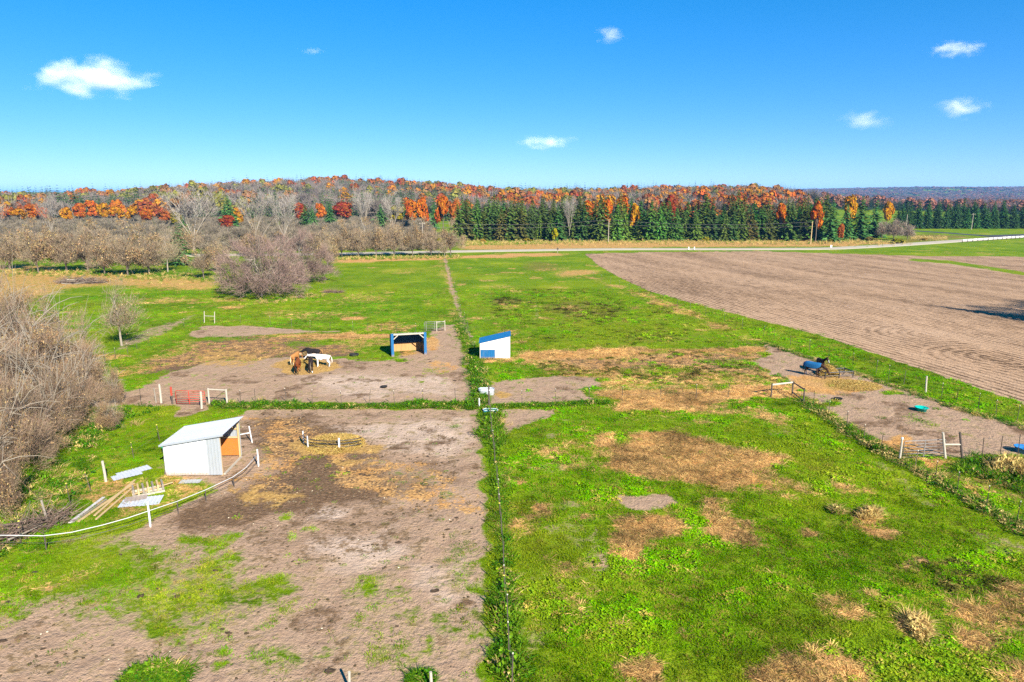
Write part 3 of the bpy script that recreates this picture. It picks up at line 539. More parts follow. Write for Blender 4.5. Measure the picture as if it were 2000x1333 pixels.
    rowf = math_node(nt, 'ADD', math_node(nt, 'MULTIPLY', math_node(nt, 'SUBTRACT', wv, 0.5), 0.24), math_node(nt, 'ADD', math_node(nt, 'MULTIPLY', stk, 0.80), math_node(nt, 'MULTIPLY', math_node(nt, 'SUBTRACT', stk2, 0.5), 0.5)))
    rowf = math_node(nt, 'ADD', rowf, math_node(nt, 'MULTIPLY', math_node(nt, 'SUBTRACT', nf, 0.5), 0.42))
    tl = ramp_node(nt, rowf, [(0.24, (0.085, 0.052, 0.030)), (0.34, (0.240, 0.158, 0.098)), (0.43, (0.360, 0.240, 0.155)), (0.7, (0.440, 0.305, 0.200))])
    tl = mix_node(nt, math_node(nt, 'MULTIPLY', math_node(nt, 'SUBTRACT', ng, 0.56), 3.0, True), tl, (0.44, 0.345, 0.245))
    tl = mix_node(nt, math_node(nt, 'MULTIPLY', nb, 0.55), tl, mix_node(nt, 1.0, tl, (0.92, 0.80, 0.62), 'MULTIPLY'))
    tf = fac(till, n1, 0.35, 4.0)
    c = mix_node(nt, tf, c, tl)
    b = N(nt, 'ShaderNodeBsdfPrincipled'); L.new(c, b.inputs['Base Color']); b.inputs['Roughness'].default_value = 0.95; b.inputs['Specular IOR Level'].default_value = 0.04
    hgt = math_node(nt, 'ADD', math_node(nt, 'MULTIPLY', nf, 0.10), math_node(nt, 'MULTIPLY', ng, 0.05))
    hgt = math_node(nt, 'ADD', hgt, math_node(nt, 'MULTIPLY', noise_node(nt, pos, 2.6, 3, 0.55), 0.13))
    hgt = math_node(nt, 'ADD', hgt, math_node(nt, 'MULTIPLY', math_node(nt, 'MULTIPLY', math_node(nt, 'ADD', math_node(nt, 'MULTIPLY', wv, 0.3), stk), tf), 0.12))
    bp = N(nt, 'ShaderNodeBump'); bp.inputs['Strength'].default_value = 0.8; bp.inputs['Distance'].default_value = 1.0
    L.new(hgt, bp.inputs['Height']); L.new(bp.outputs[0], b.inputs['Normal']); L.new(b.outputs[0], out.inputs[0])
    return m
M['land'] = ground_material()
def sheet(name, sel, label=None):
    F = Q[sel]; used = np.unique(F); remap = np.full(len(V), -1, np.int32); remap[used] = np.arange(len(used))
    me = np_mesh(name, V[used], remap[F], smooth_shade=True)
    for nm, ch in (('cover_a', (SOIL, DARK, STRAW, HAY)), ('cover_b', (TILL, WEED, PALE, LUSH))):
        a = me.attributes.new(nm, 'FLOAT_COLOR', 'POINT'); a.data.foreach_set('color', np.ascontiguousarray(W[used][:, ch], np.float32).ravel())
    o = link_mesh(name, me, None, M['land']); tag(o, label, None, None, 'structure'); return o
sheet('ground', zone == 0, 'green and straw coloured pasture around the paddocks reaching to the horizon')
sheet('dirt_paddock', zone == 1, 'bare trodden dirt of the near paddock with the white shed')
sheet('dirt_paddock', zone == 2, 'bare pale dirt of the paddock where the five horses stand')
sheet('dirt_paddock', zone == 3, 'bare pale dirt of the paddock beside the tilled field')
sheet('tilled_field', zone == 4, 'brown tilled crop field with long rows and turning marks')

def ribbon(name, pts, width, z, mat, label, n=60):
    P = [at(*p) for p in pts]; out = []
    for i in range(len(P) - 1):
        for k in range(12): out.append(P[i].lerp(P[i + 1], k / 12))
    out.append(P[-1])
    for _ in range(6): out = [out[0]] + [(out[i - 1] + out[i] * 2 + out[i + 1]) / 4 for i in range(1, len(out) - 1)] + [out[-1]]
    Vv = []; F = []
    for i, p in enumerate(out):
        d = (out[min(i + 1, len(out) - 1)] - out[max(i - 1, 0)]); nrm = Vector((-d.y, d.x, 0)).normalized()
        for s, zo in ((-0.5, -0.12), (-0.46, 0), (0, 0.05), (0.46, 0), (0.5, -0.12)): q = p + nrm * s * width; Vv.append((q.x, q.y, z + zo))
    for i in range(len(out) - 1):
        for k in range(4): F.append((i * 5 + k, (i + 1) * 5 + k, (i + 1) * 5 + k + 1, i * 5 + k + 1))
    me = bpy.data.meshes.new(name); me.from_pydata(Vv, [], F); me.update()
    for p in me.polygons:
        if p.normal.z < 0: me.flip_normals(); break
    o = link_mesh(name, me, None, mat); tag(o, label, None, None, 'structure'); return o, out
road, road_line = ribbon('road', [(-250, 503), (300, 500), (640, 497), (900, 491.5), (1200, 487.2), (1450, 487.2), (1620, 486.5), (1750, 479.5), (1850, 472.5), (1950, 465.5), (2080, 458)], 7.5, 0.12, M['concrete'], 'pale country road crossing behind the pastures and tilled field')
side_road, _ = ribbon('side_road', [(1700, 446), (1765, 450), (1840, 455), (1910, 460), (1960, 464.4)], 6.0, 0.10, M['asphalt'], 'dark side road joining the pale road at the far right')
junction, _ = ribbon('road_junction', [(1930, 462.2), (1990, 460.2), (2080, 457.0)], 9.0, 0.16, M['asphalt'], 'dark asphalt patch where the two roads meet')
# ------------------------------------------------------------------ vegetation builders
def unit(v): return v / (np.linalg.norm(v, axis=-1, keepdims=True) + 1e-9)
def prisms(P0, P1, R0, R1, sides=3):
    """tapered prisms between P0 and P1"""
    n = len(P0); d = unit(P1 - P0)
    ref = np.where(np.abs(d[:, 2:3]) < 0.9, np.array([[0, 0, 1.0]]), np.array([[1.0, 0, 0]]))
    a = unit(np.cross(d, ref)); b = np.cross(a, d)
    t = np.arange(sides) * 2 * np.pi / sides
    ring = a[:, None, :] * np.cos(t)[None, :, None] + b[:, None, :] * np.sin(t)[None, :, None]
    V0 = P0[:, None, :] + ring * R0[:, None, None]; V1 = P1[:, None, :] + ring * R1[:, None, None]
    Vv = np.concatenate([V0, V1], 1).reshape(-1, 3)
    k = np.arange(sides); k2 = (k + 1) % sides
    f = np.stack([k, k2, k2 + sides, k + sides], 1)
    F = (np.arange(n)[:, None, None] * 2 * sides + f[None]).reshape(-1, 4)
    return Vv, F
def blades(P0, P1, R0):
    """thin crossed-free twigs: one narrow quad each, random roll"""
    n = len(P0); d = unit(P1 - P0); s = unit(np.cross(d, rng.normal(size=(n, 3)))) * R0[:, None]
    Vv = np.stack([P0 - s, P0 + s, P1 + s * 0.35, P1 - s * 0.35], 1).reshape(-1, 3)
    return Vv, np.arange(n * 4).reshape(-1, 4)
def quads(C, U, Wd, ln, wd):
    """leaf quads centred on C spanning U*ln and Wd*wd"""
    n = len(C); u = U * ln[:, None] / 2; w = Wd * wd[:, None] / 2
    Vv = np.stack([C - u - w * 0.6, C - u * 0.1 + w, C + u + w * 0.3, C + u * 0.2 - w], 1).reshape(-1, 3)
    return Vv, np.arange(n * 4).reshape(-1, 4)
def join(parts):
    Vs, Fs, Ms = [], [], []; o = 0
    for (Vv, F, mi) in parts:
        Vs.append(Vv); Fs.append(F + o); Ms.append(np.full(len(F), mi)); o += len(Vv)
    return np.concatenate(Vs), np.concatenate(Fs), np.concatenate(Ms)

def grow(o, d, L, r, spec):
    """branch levels; spec = list of (children per branch, length factor, spread, up pull, tmin). Returns list of levels of branches (o,d,L,r,curve)"""
    levels = []; cur = (o, unit(d), L, r, rng.normal(size=o.shape) * 0.08)
    levels.append(cur)
    for (nc, k, sp, up, tmin) in spec:
        o0, d0, L0, r0, c0 = cur; n = len(o0)
        idx = np.repeat(np.arange(n), nc); t = tmin + (1 - tmin) * (np.tile(np.arange(nc), n) + rng.random(n * nc)) / nc
        tt = t[:, None]
        oo = o0[idx] + d0[idx] * L0[idx, None] * tt + c0[idx] * (L0[idx, None] * tt * tt)
        tang = unit(d0[idx] + 2 * c0[idx] * tt)
        rp = rng.normal(size=(n * nc, 3)); rp -= tang * (rp * tang).sum(1, keepdims=True); rp = unit(rp)
        dd = unit(tang * (1 - sp) + rp * sp + np.array([0, 0, up]))
        LL = L0[idx] * k * (1.15 - 0.55 * t) * (0.65 + 0.7 * rng.random(n * nc))
        rr = np.minimum(r0[idx] * (1 - 0.6 * t) * 0.62, LL * 0.035) + 0.001
        cc = rng.normal(size=(n * nc, 3)) * 0.10 + np.array([0, 0, up * 0.25])
        cur = (oo, dd, LL, rr, cc); levels.append(cur)
    return levels
def tubes_of(level, nseg, sides, rmin=0.0):
    o, d, L, r, c = level; out = []
    ts = np.linspace(0, 1, nseg + 1)
    pts = [o + d * (L * t)[:, None] + c * (L * t * t)[:, None] for t in ts]
    for i in range(nseg):
        out.append(prisms(pts[i], pts[i + 1], np.maximum(r * (1 - 0.75 * ts[i]), rmin), np.maximum(r * (1 - 0.75 * ts[i + 1]), rmin * 0.7), sides))
    Vs = []; Fs = []; k = 0
    for v, f in out: Vs.append(v); Fs.append(f + k); k += len(v)
    return np.concatenate(Vs), np.concatenate(Fs)
def norm_tree(parts_a, parts_b):
    """scale trunk and crown together to height 1 and mean half-width 0.5 noted"""
    allv = np.concatenate([p[0] for p in parts_a + parts_b]); h = np.percentile(allv[:, 2], 99.7)
    w = np.percentile(np.hypot(allv[:, 0], allv[:, 1]), 97)
    return h, w

def bare_tree(name, seed, stems=4, lean=0.45, trunk=0.25, spec=None, leaf_n=0, leaf_size=0.25, twig=0.012, mats=None, H=10.0, stem_r=0.16, up0=1.0):
    """leafless tree of height H; returns (trunk mesh, crown mesh, half width)"""
    global rng
    keep = rng; rng = np.random.default_rng(seed)
    ang = np.arange(stems) * 2 * np.pi / stems + rng.random(stems)
    d = np.stack([np.cos(ang) * lean, np.sin(ang) * lean, np.full(stems, up0)], 1)
    o = np.stack([np.cos(ang) * 0.12, np.sin(ang) * 0.12, np.full(stems, trunk * H * (0.6 if trunk > 0.05 else 0))], 1)
    o[:, 2] = trunk * H
    L = H * (0.55 + 0.15 * rng.random(stems)); r = np.full(stems, stem_r)
    lv = grow(o, d, L, r, spec)
    A = []
    if trunk > 0:
        z = np.linspace(-0.1, trunk * H * 1.05, 4); jx = np.cumsum(rng.normal(size=4) * 0.05 * H * trunk); jx -= jx[-1]
        P = np.stack([jx, np.roll(jx, 1) * 0.4, z], 1); P[-1, :2] = 0
        rr = stem_r * np.array([1.9, 1.45, 1.3, 1.2])
        v, f = prisms(P[:-1], P[1:], rr[:-1], rr[1:], 8); A.append((v, f, 0))
    v, f = tubes_of(lv[0], 4, 6); A.append((v, f, 0))
    v, f = tubes_of(lv[1], 3, 4); A.append((v, f, 0))
    B = []
    for i in range(2, len(lv) - 1):
        v, f = tubes_of(lv[i], 2, 3, twig * 0.8); B.append((v, f, 0))
    o, d, L, r, c = lv[-1]
    e = o + d * L[:, None] + c * L[:, None]; v, f = blades(o, e, np.maximum(r, twig)); B.append((v, f, 0))
    if leaf_n:
        ii = rng.integers(0, len(o), leaf_n); t = rng.random(leaf_n)[:, None]
        C = o[ii] + (e[ii] - o[ii]) * t + rng.normal(size=(leaf_n, 3)) * 0.05
        U = unit(rng.normal(size=(leaf_n, 3))); Wd = unit(np.cross(U, rng.normal(size=(leaf_n, 3))))
        v, f = quads(C, U, Wd, leaf_size * (0.6 + 0.8 * rng.random(leaf_n)), leaf_size * 0.8 * (0.6 + 0.8 * rng.random(leaf_n))); B.append((v, f, 1))
    h, w = norm_tree(A, B)
    res = []
    for nm, parts in (('trunk', A), ('crown', B)):
        Vv, F, mi = join(parts); Vv = Vv / h; me = np_mesh(name + '_' + nm, Vv, F, mi if nm == 'crown' else None)
        res.append(me)
    for m in mats[0:1]: res[0].materials.append(m)
    for m in mats[1:]: res[1].materials.append(m)
    rng = keep
    return res[0], res[1], w / h

def bare_dome(name, seed, mats, hw=0.8, low=0.10, clumps=110, per=90, tl=0.09, tw=0.0018, leaf_n=0, leaf=0.02, stems=5, stem_r=0.016, trunk=0.05, shell=0.5, lump=0.25, whips=0):
    """leafless tree of height 1 whose twig clumps fill a lumpy dome of half width hw"""
    global rng
    keep = rng; rng = np.random.default_rng(seed)
    C = []
    ph = rng.random(4) * 6.28
    while len(C) < clumps:
        dv = rng.normal(size=3); dv[2] = abs(dv[2]) * 0.9 - 0.12 * rng.random(); dv /= np.linalg.norm(dv); r = rng.random() ** shell
        az = math.atan2(dv[1], dv[0]); k = 1 - lump * (0.5 + 0.5 * math.sin(az * 3 + ph[0]) * math.cos(dv[2] * 5 + ph[1]) + 0.25 * math.sin(az * 7 + ph[2]))
        p = np.array([dv[0] * hw, dv[1] * hw, dv[2] * (0.93 - low)]) * r * k; p[2] += low + 0.10
        if p[2] > low: C.append(p)
    C = np.array(C); org = np.array([0, 0, trunk + 0.02])
    A = []
    Pz = np.array([[0, 0, -0.02], [0.004, 0.0, trunk * .5], [0, 0, trunk + .01]]); v, f = prisms(Pz[:-1], Pz[1:], np.array([2.0, 1.6]) * stem_r, np.array([1.6, 1.3]) * stem_r, 8); A.append((v, f, 0))
    ang = np.arange(stems) * 2 * np.pi / stems + rng.random(stems) * .8; tips = np.stack([np.cos(ang) * hw * .42, np.sin(ang) * hw * .42, rng.uniform(.42, .68, stems)], 1)
    tips[0] = (0.03, 0.02, .72); t_ = np.linspace(0, 1, 6); paths = []
    for s in range(stems):
        bend = rng.normal(size=3) * 0.05; q = org + (tips[s] - org) * t_[:, None] ** np.array([[1.35, 1.35, .9]]) + bend * (t_ * (1 - t_))[:, None] * 4; paths.append(q)
        rr = stem_r * (1.15 - .85 * t_); v, f = prisms(q[:-1], q[1:], rr[:-1], rr[1:], 6); A.append((v, f, 0))
    allp = np.concatenate([q[1:] for q in paths]); B = []
    dd = ((C[:, None] - allp[None]) ** 2).sum(-1) + 0.4 * np.maximum(allp[None, :, 2] - C[:, None, 2], 0); ni = dd.argmin(1); st = allp[ni]; md = (st + C) / 2 + rng.normal(size=C.shape) * .02 + np.array([0, 0, .02])
    r1 = np.full(clumps, stem_r * .30); v, f = prisms(st, md, r1, r1 * .7, 4); A.append((v, f, 0)); v, f = prisms(md, C, r1 * .7, r1 * .35, 3); B.append((v, f, 0))
    ii = np.repeat(np.arange(clumps), per); n = len(ii); out = unit(C[ii] - np.array([0, 0, low * .6])); cr = np.array([1, 1, .8]) * tl
    o_ = C[ii] + rng.normal(size=(n, 3)) * cr * .55; d_ = unit(out * .9 + rng.normal(size=(n, 3)) * .55 + np.array([0, 0, .18]))
    L = tl * (.5 + .9 * rng.random(n)); e_ = o_ + d_ * L[:, None]; v, f = blades(o_, e_, np.full(n, tw)); B.append((v, f, 0))
    if whips:
        wi = rng.integers(0, len(allp), whips); wd_ = unit(allp[wi] - np.array([0, 0, .1]) + rng.normal(size=(whips, 3)) * .25); L = hw * rng.uniform(.55, .95, whips); pp = [allp[wi] + wd_ * (L * t)[:, None] + np.array([0, 0, -.16]) * (t * t) for t in (0, .35, .7, 1.0)]
        for q in range(3): v, f = prisms(pp[q], pp[q + 1], np.full(whips, stem_r * (.34 - .09 * q)), np.full(whips, stem_r * (.25 - .09 * q) + .0004), 4); A.append((v, f, 0))
    if leaf_n:
        jj = rng.integers(0, n, leaf_n * 2); lump2 = np.sin(C[ii[jj]] @ np.array([7.0, 5.0, 3.0]) + ph[3]) > -.2; jj = jj[lump2][:leaf_n]; q = e_[jj] + rng.normal(size=(len(jj), 3)) * .01; U = unit(rng.normal(size=(len(jj), 3))); Wd = unit(np.cross(U, rng.normal(size=(len(jj), 3))))
        v, f = quads(q, U, Wd, leaf * (.6 + .8 * rng.random(len(jj))), leaf * .8 * (.6 + .8 * rng.random(len(jj)))); B.append((v, f, 1))
    res = []
    for nm, parts in (('trunk', A), ('crown', B)):
        Vv, F, mi = join(parts); res.append(np_mesh(name + '_' + nm, Vv, F, mi if nm == 'crown' else None))
    res[0].materials.append(mats[0])
    for m in mats[1:]: res[1].materials.append(m)
    rng = keep
    return res[0], res[1], hw
def leafy_tree(name, seed, mats, lobes=16, per=110, leaf=0.085, wide=0.36, low=0.22):
    """autumn broadleaf of height 1: trunk with limbs, crown of leaf clumps"""
    global rng
    keep = rng; rng = np.random.default_rng(seed)
    C = []
    while len(C) < lobes:
        p = rng.uniform(-1, 1, 3)
        if (p ** 2).sum() < 1: C.append(p)
    C = np.array(C); C = C * np.array([wide * 0.75, wide * 0.75, (1 - low) * 0.36]) + np.array([0, 0, low + (1 - low) * 0.5])
    C[:, :2] *= (1.12 - 0.55 * np.clip((C[:, 2:3] - low) / (1 - low), 0, 1))
    rad = rng.uniform(0.09, 0.16, lobes)
    n = lobes * per; ii = np.repeat(np.arange(lobes), per); dirs = unit(rng.normal(size=(n, 3)))
    rr = rad[ii] * (0.55 + 0.5 * rng.random(n) ** 0.6)
    P = C[ii] + dirs * rr[:, None] * np.array([1.1, 1.1, 0.9])
    nrm = unit(dirs + rng.normal(size=(n, 3)) * 0.45 + np.array([0, 0, 0.25])); U = unit(np.cross(nrm, rng.normal(size=(n, 3)))); Wd = np.cross(nrm, U)
    v, f = quads(P, U, Wd, leaf * (0.6 + 0.8 * rng.random(n)), leaf * (0.6 + 0.8 * rng.random(n)))
    crown = np_mesh(name + '_crown', v, f)
    A = []
    z = np.array([-0.02, low * 0.6, low + 0.1, 0.7]); Pp = np.stack([rng.normal(size=4) * 0.008, rng.normal(size=4) * 0.008, z], 1)
    v, f = prisms(Pp[:-1], Pp[1:], np.array([.028, .022, .018]), np.array([.022, .018, .006]), 6); A.append((v, f, 0))
    k = min(9, lobes); st = np.stack([np.zeros(k), np.zeros(k), low * 0.8 + 0.35 * rng.random(k)], 1)
    v, f = prisms(st, C[:k], np.full(k, .010), np.full(k, .003), 4); A.append((v, f, 0))
    Vv, F, mi = join(A); tr = np_mesh(name + '_trunk', Vv, F)
    tr.materials.append(mats[0]); crown.materials.append(mats[1]); rng = keep
    return tr, crown, wide

def conifer(name, seed, mats, layers=30, width=0.20, low=0.03, droop=0.35, ragged=0.18, per=9, pine=False):
    """spruce or pine of height 1 with layered drooping boughs"""
    global rng
    keep = rng; rng = np.random.default_rng(seed)
    Cs, Us, Ws, Ls, Wd = [], [], [], [], []
    for i in range(layers):
        f = i / (layers - 1); z = low + (1 - low) * f ** 0.92
        rad = width * ((1 - f) ** 0.78 + 0.02) * (1 + rng.normal() * ragged) if not pine else width * (0.25 + 1.1 * math.sin(math.pi * min(1, 0.25 + 0.75 * f)) * (1 - f * 0.55)) * (1 + rng.normal() * ragged)
        nb = max(4, int(per * (0.5 + 0.7 * (1 - f))))
        for b in range(nb):
            a = 2 * math.pi * (b + rng.random()) / nb + i * 1.3; rl = rad * (0.7 + 0.5 * rng.random())
            dx, dy = math.cos(a), math.sin(a); k = 4 + int(4 * (1 - f))
            for q in range(k):
                t = (q + 0.6) / k; rr = rl * t
                zz = z - droop * rr * (t if not pine else 0.2 - 0.5 * t) + rng.normal() * 0.004
                sp = (rng.random() - 0.5) * 1.1 * (1 - 0.5 * t)
                dirv = np.array([dx * math.cos(sp) - dy * math.sin(sp), dx * math.sin(sp) + dy * math.cos(sp), -droop * 0.9 if not pine else 0.35 * rng.random()])
                side = np.array([-dirv[1], dirv[0], rng.normal() * 0.5])
                Cs.append((dx * rr + rng.normal() * 0.006, dy * rr + rng.normal() * 0.006, zz)); Us.append(dirv); Ws.append(side)
                Ls.append(rl * 0.55 * (0.7 + 0.5 * rng.random()) + 0.014); Wd.append(0.030 * (0.7 + 0.6 * rng.random()) * (0.6 + (1 - f)))
    v, f = quads(np.array(Cs), unit(np.array(Us)), unit(np.array(Ws)), np.array(Ls), np.array(Wd) * (1.0 if not pine else 1.3))
    crown = np_mesh(name + '_crown', v, f); crown.materials.append(mats[1])
    P = np.array([[0, 0, -0.01], [0, 0, 0.4], [0, 0, 0.98]]); v, f = prisms(P[:-1], P[1:], np.array([.014, .009]), np.array([.009, .001]), 6)
    tr = np_mesh(name + '_trunk', v, f); tr.materials.append(mats[0]); rng = keep
    return tr, crown, width

M['twig'] = leafy('twig', source='OBJECT', spread=0.30, trans=0.0)
M['leaf'] = leafy('leaf', source='OBJECT', spread=0.38, trans=0.25)
M['needle'] = leafy('needle', source='OBJECT', spread=0.40, trans=0.10)
M['dry_leaf'] = leafy('dry_leaf', cols=[(0.0, (0.17, 0.10, 0.045)), (0.5, (0.30, 0.19, 0.085)), (1.0, (0.40, 0.29, 0.14))], source='RAMP', spread=0.2, trans=0.3)

PROTO = {}
PROTO['dome'] = [bare_dome('dome_tree', s, [M['bark_pale'], M['twig'], M['dry_leaf']], hw=.82, low=.03, clumps=150, per=95, tl=.085, tw=.0021, leaf_n=250, leaf=.018, stems=7, stem_r=.011, trunk=.04, shell=.42, lump=.2, whips=30) for s in (11, 12)]
PROTO['hedge'] = [bare_dome('hedge_tree', s, [M['bark'], M['twig'], M['dry_leaf']], hw=w, low=lo, clumps=58, per=80, tl=.10, tw=.0030, leaf_n=ln, leaf=.032, stems=5, stem_r=.013, trunk=.10, shell=.5, lump=.7, whips=18) for s, ln, w, lo in ((21, 900, .50, .16), (22, 2200, .58, .20), (23, 500, .46, .14), (24, 1500, .62, .18))]
cott_spec = [(6, 0.60, 0.34, 0.25, 0.25), (6, 0.55, 0.42, 0.18, 0.25), (6, 0.55, 0.45, 0.12, 0.2)]
PROTO['cottonwood'] = [bare_tree('cottonwood', s, stems=6, lean=0.42, trunk=0.20, spec=cott_spec, leaf_n=0, twig=0.045, H=24, stem_r=0.24, mats=[M['bark_pale'], M['twig']]) for s in (31, 32, 33)]
PROTO['near'] = [bare_dome('near_tree', s, [M['bark_pale'], M['twig'], M['dry_leaf']], hw=.75, low=.03, clumps=135, per=105, tl=.085, tw=.0012, leaf_n=ln, leaf=.017, stems=8, stem_r=.012, trunk=.05, shell=.5, lump=.65, whips=75) for s, ln in ((41, 3000), (42, 1200), (43, 6500))]
PROTO['thin'] = [bare_dome('thin_tree', 51, [M['bark_pale'], M['twig'], M['dry_leaf']], hw=.38, low=.22, clumps=42, per=55, tl=.10, tw=.0017, leaf_n=500, leaf=.02, stems=4, stem_r=.010, trunk=.30, shell=.6, lump=.5)]
PROTO['autumn'] = [leafy_tree('autumn_tree', s, [M['bark'], M['leaf']], wide=w) for s, w in ((61, .36), (62, .42), (63, .33), (64, .39))]
PROTO['shrub'] = [leafy_tree('shrub', s, [M['bark'], M['leaf']], lobes=9, per=90, wide=0.5, low=0.05, leaf=0.13) for s in (65, 66)]
PROTO['spruce'] = [conifer('spruce', s, [M['bark_dark'], M['needle']], width=w) for s, w in ((71, .19), (72, .22), (73, .17))]
PROTO['pine'] = [conifer('pine', s, [M['bark_dark'], M['needle']], layers=20, width=.22, low=0.1, droop=0.15, ragged=.3, pine=True) for s in (81, 82)]
PROTO['cedar'] = [conifer('cedar', 85, [M['bark_dark'], M['needle']], layers=24, width=.34, low=0.04, droop=0.2)]

TINT = {'dome': (0.195, 0.135, 0.112), 'hedge': (0.225, 0.172, 0.112), 'cottonwood': (0.27, 0.24, 0.205), 'near': (0.225, 0.160, 0.108), 'thin': (0.25, 0.20, 0.13)}
def plant(kind, name, pos, H, width, label, cat='tree', group=None, tint=None, var=None, rz=None, lean=0.0):
    """one tree: an empty at its foot with trunk and crown; width = crown diameter in metres"""
    pr = PROTO[kind]; tr, cr, hw = pr[(var if var is not None else random.randrange(len(pr))) % len(pr)]
    e = empty(name, (pos[0], pos[1], float(height(pos[0], pos[1]))), rz if rz is not None else random.uniform(0, 6.28), label, cat, group)
    e.rotation_euler[0] = lean
    s = width / (2 * hw); e.scale = (s, s, H)
    t = link_mesh('trunk', tr, e); c = link_mesh('crown', cr, e)
    col = tint or TINT.get(kind, (0.2, 0.2, 0.2)); j = random.uniform(0.85, 1.15)
    t.color = (1, 1, 1, 1); c.color = (col[0] * j, col[1] * j, col[2] * j, 1)
    return e
ORD = ['first', 'second', 'third', 'fourth', 'fifth', 'sixth', 'seventh', 'eighth', 'ninth', 'tenth', 'eleventh', 'twelfth', 'thirteenth', 'fourteenth', 'fifteenth', 'sixteenth', 'seventeenth', 'eighteenth', 'nineteenth', 'twentieth']
def plant_px(kind, name, px, base, top, wpx, label, **kw):
    p = at(px, base); H = topz(top, p.y); return plant(kind, name, p, H, px2m(wpx, p.y), label, **kw)

ORANGE, RED, YEL, RUST, OLIVE = (0.35, 0.098, 0.010), (0.23, 0.045, 0.014), (0.38, 0.17, 0.008), (0.30, 0.085, 0.02), (0.20, 0.16, 0.012)
SPR, PIN, CED = (0.072, 0.140, 0.028), (0.075, 0.185, 0.045), (0.05, 0.12, 0.03)
# near left thicket
near_list = [(60, 765, 560, 230, 0), (-20, 1010, 800, 200, 2), (60, 890, 740, 190, 0), (175, 770, 655, 110, 2), (20, 800, 640, 260, 0), (95, 800, 610, 240, 2), (-60, 860, 600, 280, 1), (40, 700, 545, 220, 2), (140, 745, 600, 170, 0), (-40, 720, 530, 240, 0), (120, 850, 690, 190, 1), (10, 930, 700, 240, 1), (-90, 990, 720, 260, 0), (165, 800, 680, 130, 1)]
pl = ['dense bare tree in the middle of the left thicket', 'bare tree overhanging the dark heap of fallen branches', 'bare tree with drooping pale limbs low in the left thicket', 'tan leafed sapling tree at the right rim of the thicket', 'tan leafed bare tree deep in the thicket at the left edge', 'bare tree holding many dry tan leaves in the left thicket', 'pale bare tree cut by the left edge, upper thicket', 'tallest tan leafed bare tree at the top of the left thicket', 'bare tree at the right rim of the left thicket, higher up', 'bare tree at the left edge behind the others of the thicket', 'low bare tree of the left thicket overhanging the green strip', 'pale drooping bare tree in the lower left thicket', 'bare tree at the bottom of the left thicket by the dark brush', 'small bare tree at the right rim of the thicket beside the cross fence']
for (px, b, t, w, v), lb in zip(near_list, pl): plant_px('near', 'bare_tree', px - 4, b, t - 18, w * .92, lb, group='bare trees of the left thicket', var=v)
plant_px('thin', 'bare_tree', 238, 676, 545, 95, 'thin bare tree with a pale trunk standing in the green pasture', lean=R(-3), rz=R(200))
plant_px('near', 'bare_tree', 212, 838, 770, 70, 'small leafy leaning tree at the corner of the cross fence', var=2)
plant_px('near', 'bare_tree', 225, 790, 700, 60, 'slender sapling with yellow tan leaves beside the cross fence', var=2)
# domed tree and hedgerow
plant_px('dome', 'bare_tree', 512, 580, 444, 195, 'big round bare tree with mauve twigs standing in the green pasture', var=0)
plant_px('dome', 'bare_tree', 592, 553, 446, 130, 'round bare tree just behind the big round one', var=1)
hd = [(20, 527, 448, 95), (75, 533, 440, 85), (130, 530, 436, 85), (172, 530, 432, 80), (205, 538, 455, 75), (250, 540, 445, 95), (292, 536, 450, 80), (398, 545, 462, 70), (425, 532, 465, 55), (640, 525, 455, 60)]
for i, (px, b, t, w) in enumerate(hd): plant_px('hedge', 'bare_tree', px, b, t, w, f'{ORD[i]} brownish bare hedge tree from the left in the left hedgerow', group='bare trees of the left hedgerow', var=i)
hd2 = [(668, 503, 438, 60), (700, 503, 432, 60), (735, 503, 428, 58), (770, 502, 432, 55), (806, 501, 434, 55), (842, 501, 438, 48), (880, 500, 430, 62)]
for i, (px, b, t, w) in enumerate(hd2): plant_px('hedge', 'bare_tree', px, b, t, w, f'{ORD[i]} bare tree from the big round tree in the roadside hedgerow', group='bare trees of the roadside hedgerow', var=i + 1)
for i, (px, b, t, w) in enumerate([(40, 505, 440, 80), (110, 500, 436, 80), (190, 500, 428, 80), (300, 505, 440, 80), (360, 500, 440, 70), (500, 500, 440, 70), (620, 492, 440, 60), (690, 490, 432, 60), (760, 490, 430, 60), (830, 488, 434, 60)]):
    plant_px('hedge', 'bare_tree', px, b, t, w, 'bare grey tree half hidden behind the front row of the hedgerow', group='bare trees behind the hedgerow front', var=i)
plant_px('cedar', 'cedar_tree', 352, 518, 438, 58, 'dark green cedar tree among the bare hedgerow trees', tint=CED)
plant_px('thin', 'bare_tree', 328, 532, 446, 60, 'leaning tree with a pale trunk in front of the dark cedar', lean=R(9), rz=R(190))
plant_px('autumn', 'autumn_tree', 862, 487, 462, 22, 'small yellow green bush among the roadside hedgerow', tint=(0.30, 0.28, 0.01), cat='bush')
plant_px('thin', 'bare_tree', 868, 504, 468, 26, 'little dark leaning tree at the far end of the centre trail', var=0)
# white barked bare trees standing tall
ct = [(-5, 470, 390, 60), (102, 470, 378, 50), (380, 490, 358, 120), (500, 478, 364, 80), (556, 480, 368, 78), (712, 468, 364, 50), (768, 462, 372, 56), (1112, 470, 380, 30)]
cl = ['tall pale bare tree cut by the left edge', 'slim pale bare tree among yellow orange maples at far left', 'broadest pale bare tree spreading above the left hedgerow', 'pale bare tree between the broadest one and the round tree', 'pale bare tree rising behind the big round mauve tree', 'pale bare tree beside the deep red maple', 'low spreading pale bare tree between the orange trees', 'single pale bare tree standing inside the spruce row']
for (px, b, t, w), lb in zip(ct, cl): plant_px('cottonwood', 'bare_tree', px, b, t, w, lb, group='tall pale bare trees')
